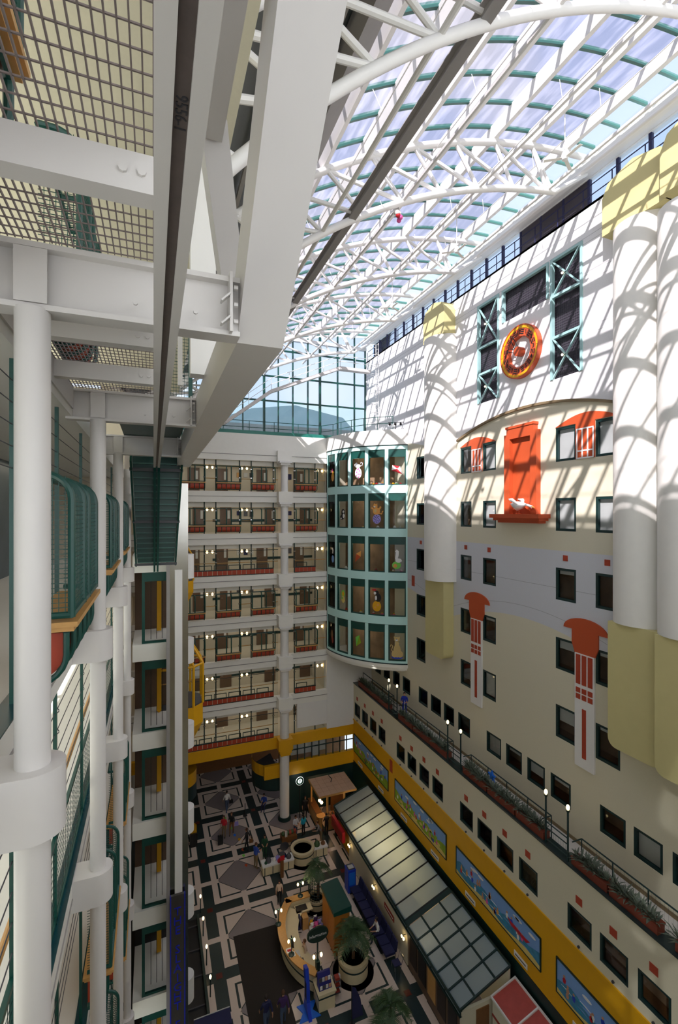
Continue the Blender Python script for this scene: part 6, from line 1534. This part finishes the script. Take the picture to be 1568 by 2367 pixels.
# blue machine and seats
bm = thing('blue_machine', 'bright blue vending machine at the far end of the seats', 'machine', (11.95, 28.3, 0))
MB().box(11.65, 12.2, 28.0, 28.6, 0, 1.45).build('machine_body', 'blue', bm); MB().box(11.72, 12.13, 27.98, 28.0, 0.5, 1.3).build('machine_front', 'bright_blue', bm); MB().box(11.7, 12.15, 28.05, 28.55, 1.45, 1.5).build('machine_top', 'dark_grey', bm); MB().box(11.75, 12.1, 28.1, 28.4, 1.5, 1.53).build('machine_tray', 'blind', bm)
for k in range(4):
    y0_ = 22.9 + 1.28 * k
    for j in range(2):
        y = y0_ + 0.62 * j
        t = thing('waiting_seat', 'navy waiting seat along the shop front, number %s from the near end' % ['one', 'two', 'three', 'four', 'five', 'six', 'seven', 'eight'][2 * k + j], 'seat', (12.1, y + 0.3, 0), group='waiting seats')
        MB().box(11.75, 12.35, y + 0.01, y + 0.58, 0.34, 0.46).build('seat_cushion', 'navy', t); MB().prism([(12.32, 0.42), (12.42, 0.42), (12.52, 0.95), (12.44, 0.95)], 'y', y + 0.01, y + 0.58).build('backrest', 'navy', t)
        for (a, b) in ((11.8, y + 0.05), (12.35, y + 0.05), (11.8, y + 0.54), (12.35, y + 0.54)): MB().tube((a, b, 0), (a, b, 0.34), 0.015, 6).build('leg', 'black', t)
mc = thing('metal_chair', 'lone chair with a bent metal frame at the near end of the seats', 'chair', (12.1, 22.35, 0))
MB().box(11.9, 12.3, 22.15, 22.55, 0.43, 0.47).build('seat', 'navy', mc)
MB().path([(12.3, 22.15, 0.45), (12.42, 22.15, 0.85), (12.42, 22.55, 0.85), (12.3, 22.55, 0.45)], 0.015, 6).build('backrest', 'chrome', mc)
for (a, b) in ((11.92, 22.17), (12.28, 22.17), (11.92, 22.53), (12.28, 22.53)): MB().tube((a, b, 0), (a, b, 0.43), 0.015, 6).build('leg', 'chrome', mc)
sn = thing('stanchion', 'thin black queue post standing on the patterned floor', 'post', (6.9, 38.3, 0))
MB().tube((6.9, 38.3, 0), (6.9, 38.3, 1.0), 0.03, 8).build('stanchion_pole', 'black', sn); MB().tube((6.9, 38.3, 0), (6.9, 38.3, 0.04), 0.18, 16).build('stanchion_base', 'black', sn)
fb = thing('fries_bin', 'black bin with tall yellow bars on top beside the white slab nose', 'bin', (2.75, 36.3, 0))
MB().box(2.5, 3.0, 36.05, 36.55, 0, 0.95).build('bin_body', 'black', fb)
for i in range(5): MB().box(2.56 + 0.085 * i, 2.62 + 0.085 * i, 36.2, 36.4, 0.95, 1.45 + 0.1 * (i % 2)).build('yellow_bar', 'yellow', fb)
# coloured footprints on the floor
for k, (x, y, m_, nm) in enumerate(((5.35, 38.6, 'lime', 'green'), (5.6, 37.2, 'lime', 'pale green'), (5.75, 36.3, 'bright_blue', 'blue'), (6.0, 35.7, 'yellow', 'yellow'), (6.05, 34.5, 'orange', 'orange'), (6.0, 33.9, 'lime', 'lime'), (6.0, 32.9, 'orange', 'deep orange'))):
    q = MB(); q.prism([(x + u, y + v) for u, v in el(0, 0, 0.1, 0.13, 14)], 'z', H, H + 0.004); q.prism([(x - 0.04, y - 0.13), (x + 0.04, y - 0.13), (x, y - 0.2)], 'z', H, H + 0.004)
    prop(q.build('floor_sticker', m_), '%s balloon sticker on the patterned floor, %s in the trail' % (nm, ['first', 'second', 'third', 'fourth', 'fifth', 'sixth', 'last'][k]), 'sticker', 'floor stickers')
sp_ = thing('spotlight_rig', 'small black spotlights on a bracket above the glazed bay', 'spotlight', (16.9, 31.3, 30.75))
MB().tube((16.4, 31.6, 31.3), (17.4, 31.0, 31.3), 0.025, 6).build('rig_bar', 'black', sp_); MB().tube((16.9, 31.3, 30.75), (16.9, 31.3, 31.3), 0.025, 6).build('rig_stand', 'black', sp_)
for i in range(3):
    x, y = 16.5 + 0.35 * i, 31.54 - 0.21 * i
    MB().tube((x, y, 31.25), (x - 0.1, y - 0.2, 31.1), 0.07, 10, 0.09).build('spot_head', 'black', sp_)

# ================================================================ people
def person(label, loc, face, shirt, pants, hair='hair', h=1.72, pose='stand', skin='skin', shoes='black', seed=0, long_hair=False, skirt=False):
    rd = random.Random(seed); s = h / 1.75
    k = {'stand': 0.0, 'walk': 0.22}.get(pose, 0.0)
    sit = pose == 'sit'
    V = []; E_ = []; Rr = []; T = []
    def v(p, r, t, par=None):
        V.append(Vector(p) * s); Rr.append((r if isinstance(r, tuple) else (r, r))); T.append(t)
        if par is not None: E_.append((par, len(V) - 1))
        return len(V) - 1
    pz = 0.56 if sit else 0.95
    lean = 0.10 if sit else 0.02
    if pose == 'bend': lean = 0.32
    pel = v((0, 0, pz), (0.155, 0.115), pants)
    wa = v((0, lean * 0.3, pz + 0.2), (0.14, 0.10), shirt, pel)
    chs = v((0, lean * 0.7, pz + 0.4), (0.165, 0.115), shirt, wa)
    nb_ = v((0, lean, pz + 0.52), (0.09, 0.08), shirt, chs)
    nk = v((0, lean + 0.015, pz + 0.585), 0.052, skin, nb_)
    h1 = v((0, lean + 0.04, pz + 0.645), (0.066, 0.078), skin, nk)
    h2 = v((0, lean + 0.035, pz + 0.72), (0.08, 0.098), skin, h1)
    h3 = v((0, lean + 0.02, pz + 0.79), (0.055, 0.07), hair, h2)
    for sd in (-1, 1):
        st = k * sd
        hip = v((sd * 0.09, 0.0, pz - 0.06), (0.095, 0.1), pants, pel)
        if sit:
            kn = v((sd * 0.11, 0.44, pz - 0.04), 0.068, pants, hip); an = v((sd * 0.11, 0.46, 0.1), 0.045, pants, kn)
            v((sd * 0.12, 0.62, 0.045), (0.045, 0.035), shoes, an)
        else:
            kn = v((sd * 0.1, st * 0.6 + 0.02, 0.5), 0.065, pants, hip)
            an = v((sd * 0.1, st * 1.0 - 0.02, 0.1), 0.045, pants if not skirt else skin, kn)
            v((sd * 0.11, st * 1.0 + 0.15, 0.045), (0.045, 0.035), shoes, an)
        sh = v((sd * 0.175, lean * 0.85, pz + 0.47), (0.07, 0.07), shirt, chs)
        if pose in ('hold', 'bend', 'sit'):
            el_ = v((sd * 0.24, lean + 0.06, pz + 0.22), 0.048, shirt, sh); wr_ = v((sd * 0.14, lean + 0.28, pz + 0.2), 0.034, skin, el_); dv = Vector((-sd * 0.03, 0.1, 0.0))
        else:
            el_ = v((sd * 0.235, lean - 0.03 - st * 0.5, pz + 0.2), 0.048, shirt, sh); wr_ = v((sd * 0.25, lean + 0.05 - st * 1.0, pz - 0.03), 0.034, skin, el_); dv = Vector((0, 0.02, -0.09))
        wp = V[wr_] / s; pm = v(wp + dv * 0.7, (0.036, 0.024), skin, wr_)
        pp_ = V[pm] / s; dn = dv.normalized(); side = Vector((0, 1, 0)) if abs(dn.y) < 0.5 else Vector((1, 0, 0))
        for f, (o_, l_) in enumerate(((-0.03, 0.06), (-0.011, 0.075), (0.009, 0.07), (0.028, 0.055))):
            f1 = v(pp_ + dn * 0.045 + side * o_, 0.0095, skin, pm); v(pp_ + dn * (0.045 + l_) + side * o_ * 1.1 + Vector((-sd * 0.012, 0, 0)), 0.008, skin, f1)
        t1 = v(wp + dn * 0.05 - side * 0.045, 0.011, skin, pm); v(wp + dn * 0.09 - side * 0.06, 0.009, skin, t1)
    me = bpy.data.meshes.new('body'); me.from_pydata([tuple(p) for p in V], E_, [])
    ob = bpy.data.objects.new('body_tmp', me); COL.objects.link(ob)
    sm = ob.modifiers.new('skin', 'SKIN'); sm.use_smooth_shade = True
    for i, d in enumerate(me.skin_vertices[0].data): d.radius = (Rr[i][0] * s, Rr[i][1] * s); d.use_root = (i == 0)
    sb_ = ob.modifiers.new('sub', 'SUBSURF'); sb_.levels = 1; sb_.render_levels = 1
    dgx = bpy.context.evaluated_depsgraph_get(); dgx.update()
    nm = bpy.data.meshes.new_from_object(ob.evaluated_get(dgx)); bpy.data.objects.remove(ob)
    nm.name = 'body'; mats = []
    for t in T:
        if t not in mats: mats.append(t)
    nm.materials.clear()
    for t in mats: nm.materials.append(M[t])
    for p in nm.polygons:
        c = p.center; bd = 1e9; bt_ = T[0]
        for (a, b) in E_:
            A, B = V[a], V[b]; ab = B - A; u = max(0.0, min(1.0, (c - A).dot(ab) / max(1e-9, ab.length_squared)))
            d = (c - A - ab * u).length - (Rr[a][0] * (1 - u) + Rr[b][0] * u) * s * 0.8
            if d < bd: bd = d; bt_ = T[b] if u > 0.45 else T[a]
        p.material_index = mats.index(bt_)
    o = thing('person', label, 'person', loc, face)
    inst('body', nm, o)
    hz = (pz + 0.73) * s
    hb_ = MB(); hb_.ball((0, (lean + 0.008) * s, hz + 0.018), 0.094 * s, 0.108 * s, 0.1 * s, 12, 8)
    hb_.v = [(x, y if y < lean * s + 0.055 * s or z > hz + 0.06 * s else lean * s + 0.055 * s, z) for x, y, z in hb_.v]
    if long_hair: hb_.ball((0, (lean - 0.07) * s, hz - 0.12 * s), 0.08 * s, 0.05 * s, 0.2 * s, 10, 8)
    inst('hair', hb_.mesh('hair', hair, smooth=True), o)
    fm = MB()
    for sd in (-1, 1): fm.ball((sd * 0.034 * s, (lean + 0.125) * s, hz - 0.012), 0.011 * s, n=6, m=4)
    fm.box(-0.025 * s, 0.025 * s, (lean + 0.115) * s, (lean + 0.128) * s, hz - 0.085 * s, hz - 0.075 * s)
    fm.prism([(-0.012 * s, hz - 0.05 * s), (0.012 * s, hz - 0.05 * s), (0.0, hz - 0.005)], 'y', (lean + 0.11) * s, (lean + 0.15) * s)
    inst('face', fm.mesh('face', 'hair_brown'), o)
    return o
def deg(a): return math.radians(a)
person('person in a white shirt with a dark shoulder bag, walking away over the far floor', (5.6, 39.3, 0), deg(10), 'white', 'denim', pose='walk', seed=1)
person('person in a red top pulling a black suitcase', (4.95, 36.3, 0), deg(150), 'red', 'khaki', 'hair_brown', 1.66, 'stand', seed=2, long_hair=True)
person('person in a dark sleeveless top carrying a pale bag, beside the red-topped one', (5.55, 36.5, 0), deg(160), 'black', 'wood_dark', 'hair_brown', 1.66, 'walk', seed=3)
person('person in black with a brown bag, mid-stride near the dark counter', (6.3, 34.2, 0), deg(60), 'black', 'black', 'hair_brown', 1.66, 'walk', seed=4)
person('tall person in a blue shirt and khaki trousers at the display counter', (6.55, 32.3, 0), deg(-60), 'blue_shirt', 'khaki', 'hair_brown', 1.78, 'hold', seed=5)
person('person in a white top and green apron behind the display counter', (7.35, 33.1, 0), deg(170), 'apron', 'apron', 'hair', 1.65, 'hold', seed=6)
person('child with a backpack standing by the far corner of the information desk', (7.35, 28.9, 0), deg(170), 'skin_light', 'black', 'hair', 1.45, 'stand', seed=7)
person('person in a turquoise top with long dark hair behind the basin', (10.6, 34.3, 0), deg(20), 'turquoise', 'black', 'hair', 1.6, 'stand', seed=8, long_hair=True)
person('person in a pale pink striped top holding a tray behind the basin', (10.0, 34.4, 0), deg(190), 'greywhite', 'denim', 'hair', 1.62, 'hold', seed=9)
person('person in grey green bending beside the right display counter', (11.6, 33.1, 0), deg(90), 'floor_grey', 'khaki', 'hair_brown', 1.66, 'bend', seed=10)
person('person in black working at the wooden kiosk counter', (12.25, 33.7, 0), deg(10), 'black', 'black', 'hair', 1.66, 'hold', seed=11)
person('person in black waiting beside the round lit sign', (11.35, 36.3, 0), deg(180), 'black', 'black', 'hair_brown', 1.7, 'stand', seed=12)
person('person in a blue top sitting in the shade left of the round column', (8.55, 38.6, 0), deg(150), 'blue_shirt', 'navy', 'hair', 1.7, 'sit', seed=13)
person('person in a navy jacket and jeans walking over the dark mat, left of the two', (4.95, 21.9, 0), deg(5), 'navy', 'denim', 'hair', 1.76, 'walk', seed=14)
person('person in a purple jumper walking over the dark mat, right of the two', (5.75, 21.85, 0), deg(-5), 'purple', 'denim', 'hair_brown', 1.72, 'walk', seed=15)
person('person in a pale top seated inside the information desk', (7.75, 24.55, 0), deg(90), 'skin_light', 'black', 'hair_brown', 1.65, 'sit', seed=16)
person('person in white and blue sitting on the navy waiting seats', (12.0, 24.35, 0), deg(90), 'white', 'navy', 'hair', 1.68, 'sit', seed=17)
cl_ = person('cleaner in blue overalls leaning on a mop on the terrace', (16.9, 30.0, 9.8), deg(145), 'blue_overall', 'blue_overall', 'hair', 1.72, 'hold', seed=18)
mp = thing('mop', 'white mop held by the cleaner on the terrace', 'mop', (16.6, 29.55, 9.8))
MB().tube((16.75, 29.75, 11.05), (16.5, 29.35, 9.86), 0.015, 6).build('mop_handle', 'white', mp); MB().box(16.35, 16.6, 29.2, 29.45, 9.8, 9.88).build('mop_head', 'greywhite', mp)
su = thing('suitcase', 'black wheeled suitcase behind the person in red', 'suitcase', (4.6, 35.6, 0))
MB().box(4.42, 4.78, 35.5, 35.74, 0.06, 0.66).build('case_body', 'black', su)
MB().path([(4.52, 35.62, 0.66), (4.66, 35.95, 1.0), (4.78, 35.95, 1.0), (4.68, 35.62, 0.66)], 0.012, 5).build('case_handle', 'chrome', su)
for x in (4.47, 4.73): MB().tube((x - 0.02, 35.62, 0.04), (x + 0.02, 35.62, 0.04), 0.04, 10).build('case_wheel', 'dark_grey', su)
def bag(name, label, x, y, z, m_, s=0.16):
    t = thing(name, label, 'bag', (x, y, z))
    MB().prism([(x - s, z), (x + s, z), (x + s * 0.9, z + s * 1.6), (x - s * 0.9, z + s * 1.6)], 'y', y - s * 0.4, y + s * 0.4).build('bag_body', m_, t)
    MB().path([(x - s * 0.6, y, z + s * 1.6), (x, y, z + s * 3.6), (x + s * 0.6, y, z + s * 1.6)], 0.012, 5).build('bag_strap', m_, t)
bag('shoulder_bag', 'dark shoulder bag at the hip of the person in white', 5.92, 39.2, 0.75, 'black')
bag('carrier_bag', 'pale carrier bag hanging from the arm of the person in the dark top', 5.9, 36.45, 0.6, 'lilac')
bag('backpack', 'black backpack on the child by the desk', 7.37, 29.05, 0.85, 'black', 0.13)
bag('handbag', 'brown bag at the side of the person in black mid-stride', 6.58, 34.1, 0.65, 'wood_dark', 0.14)
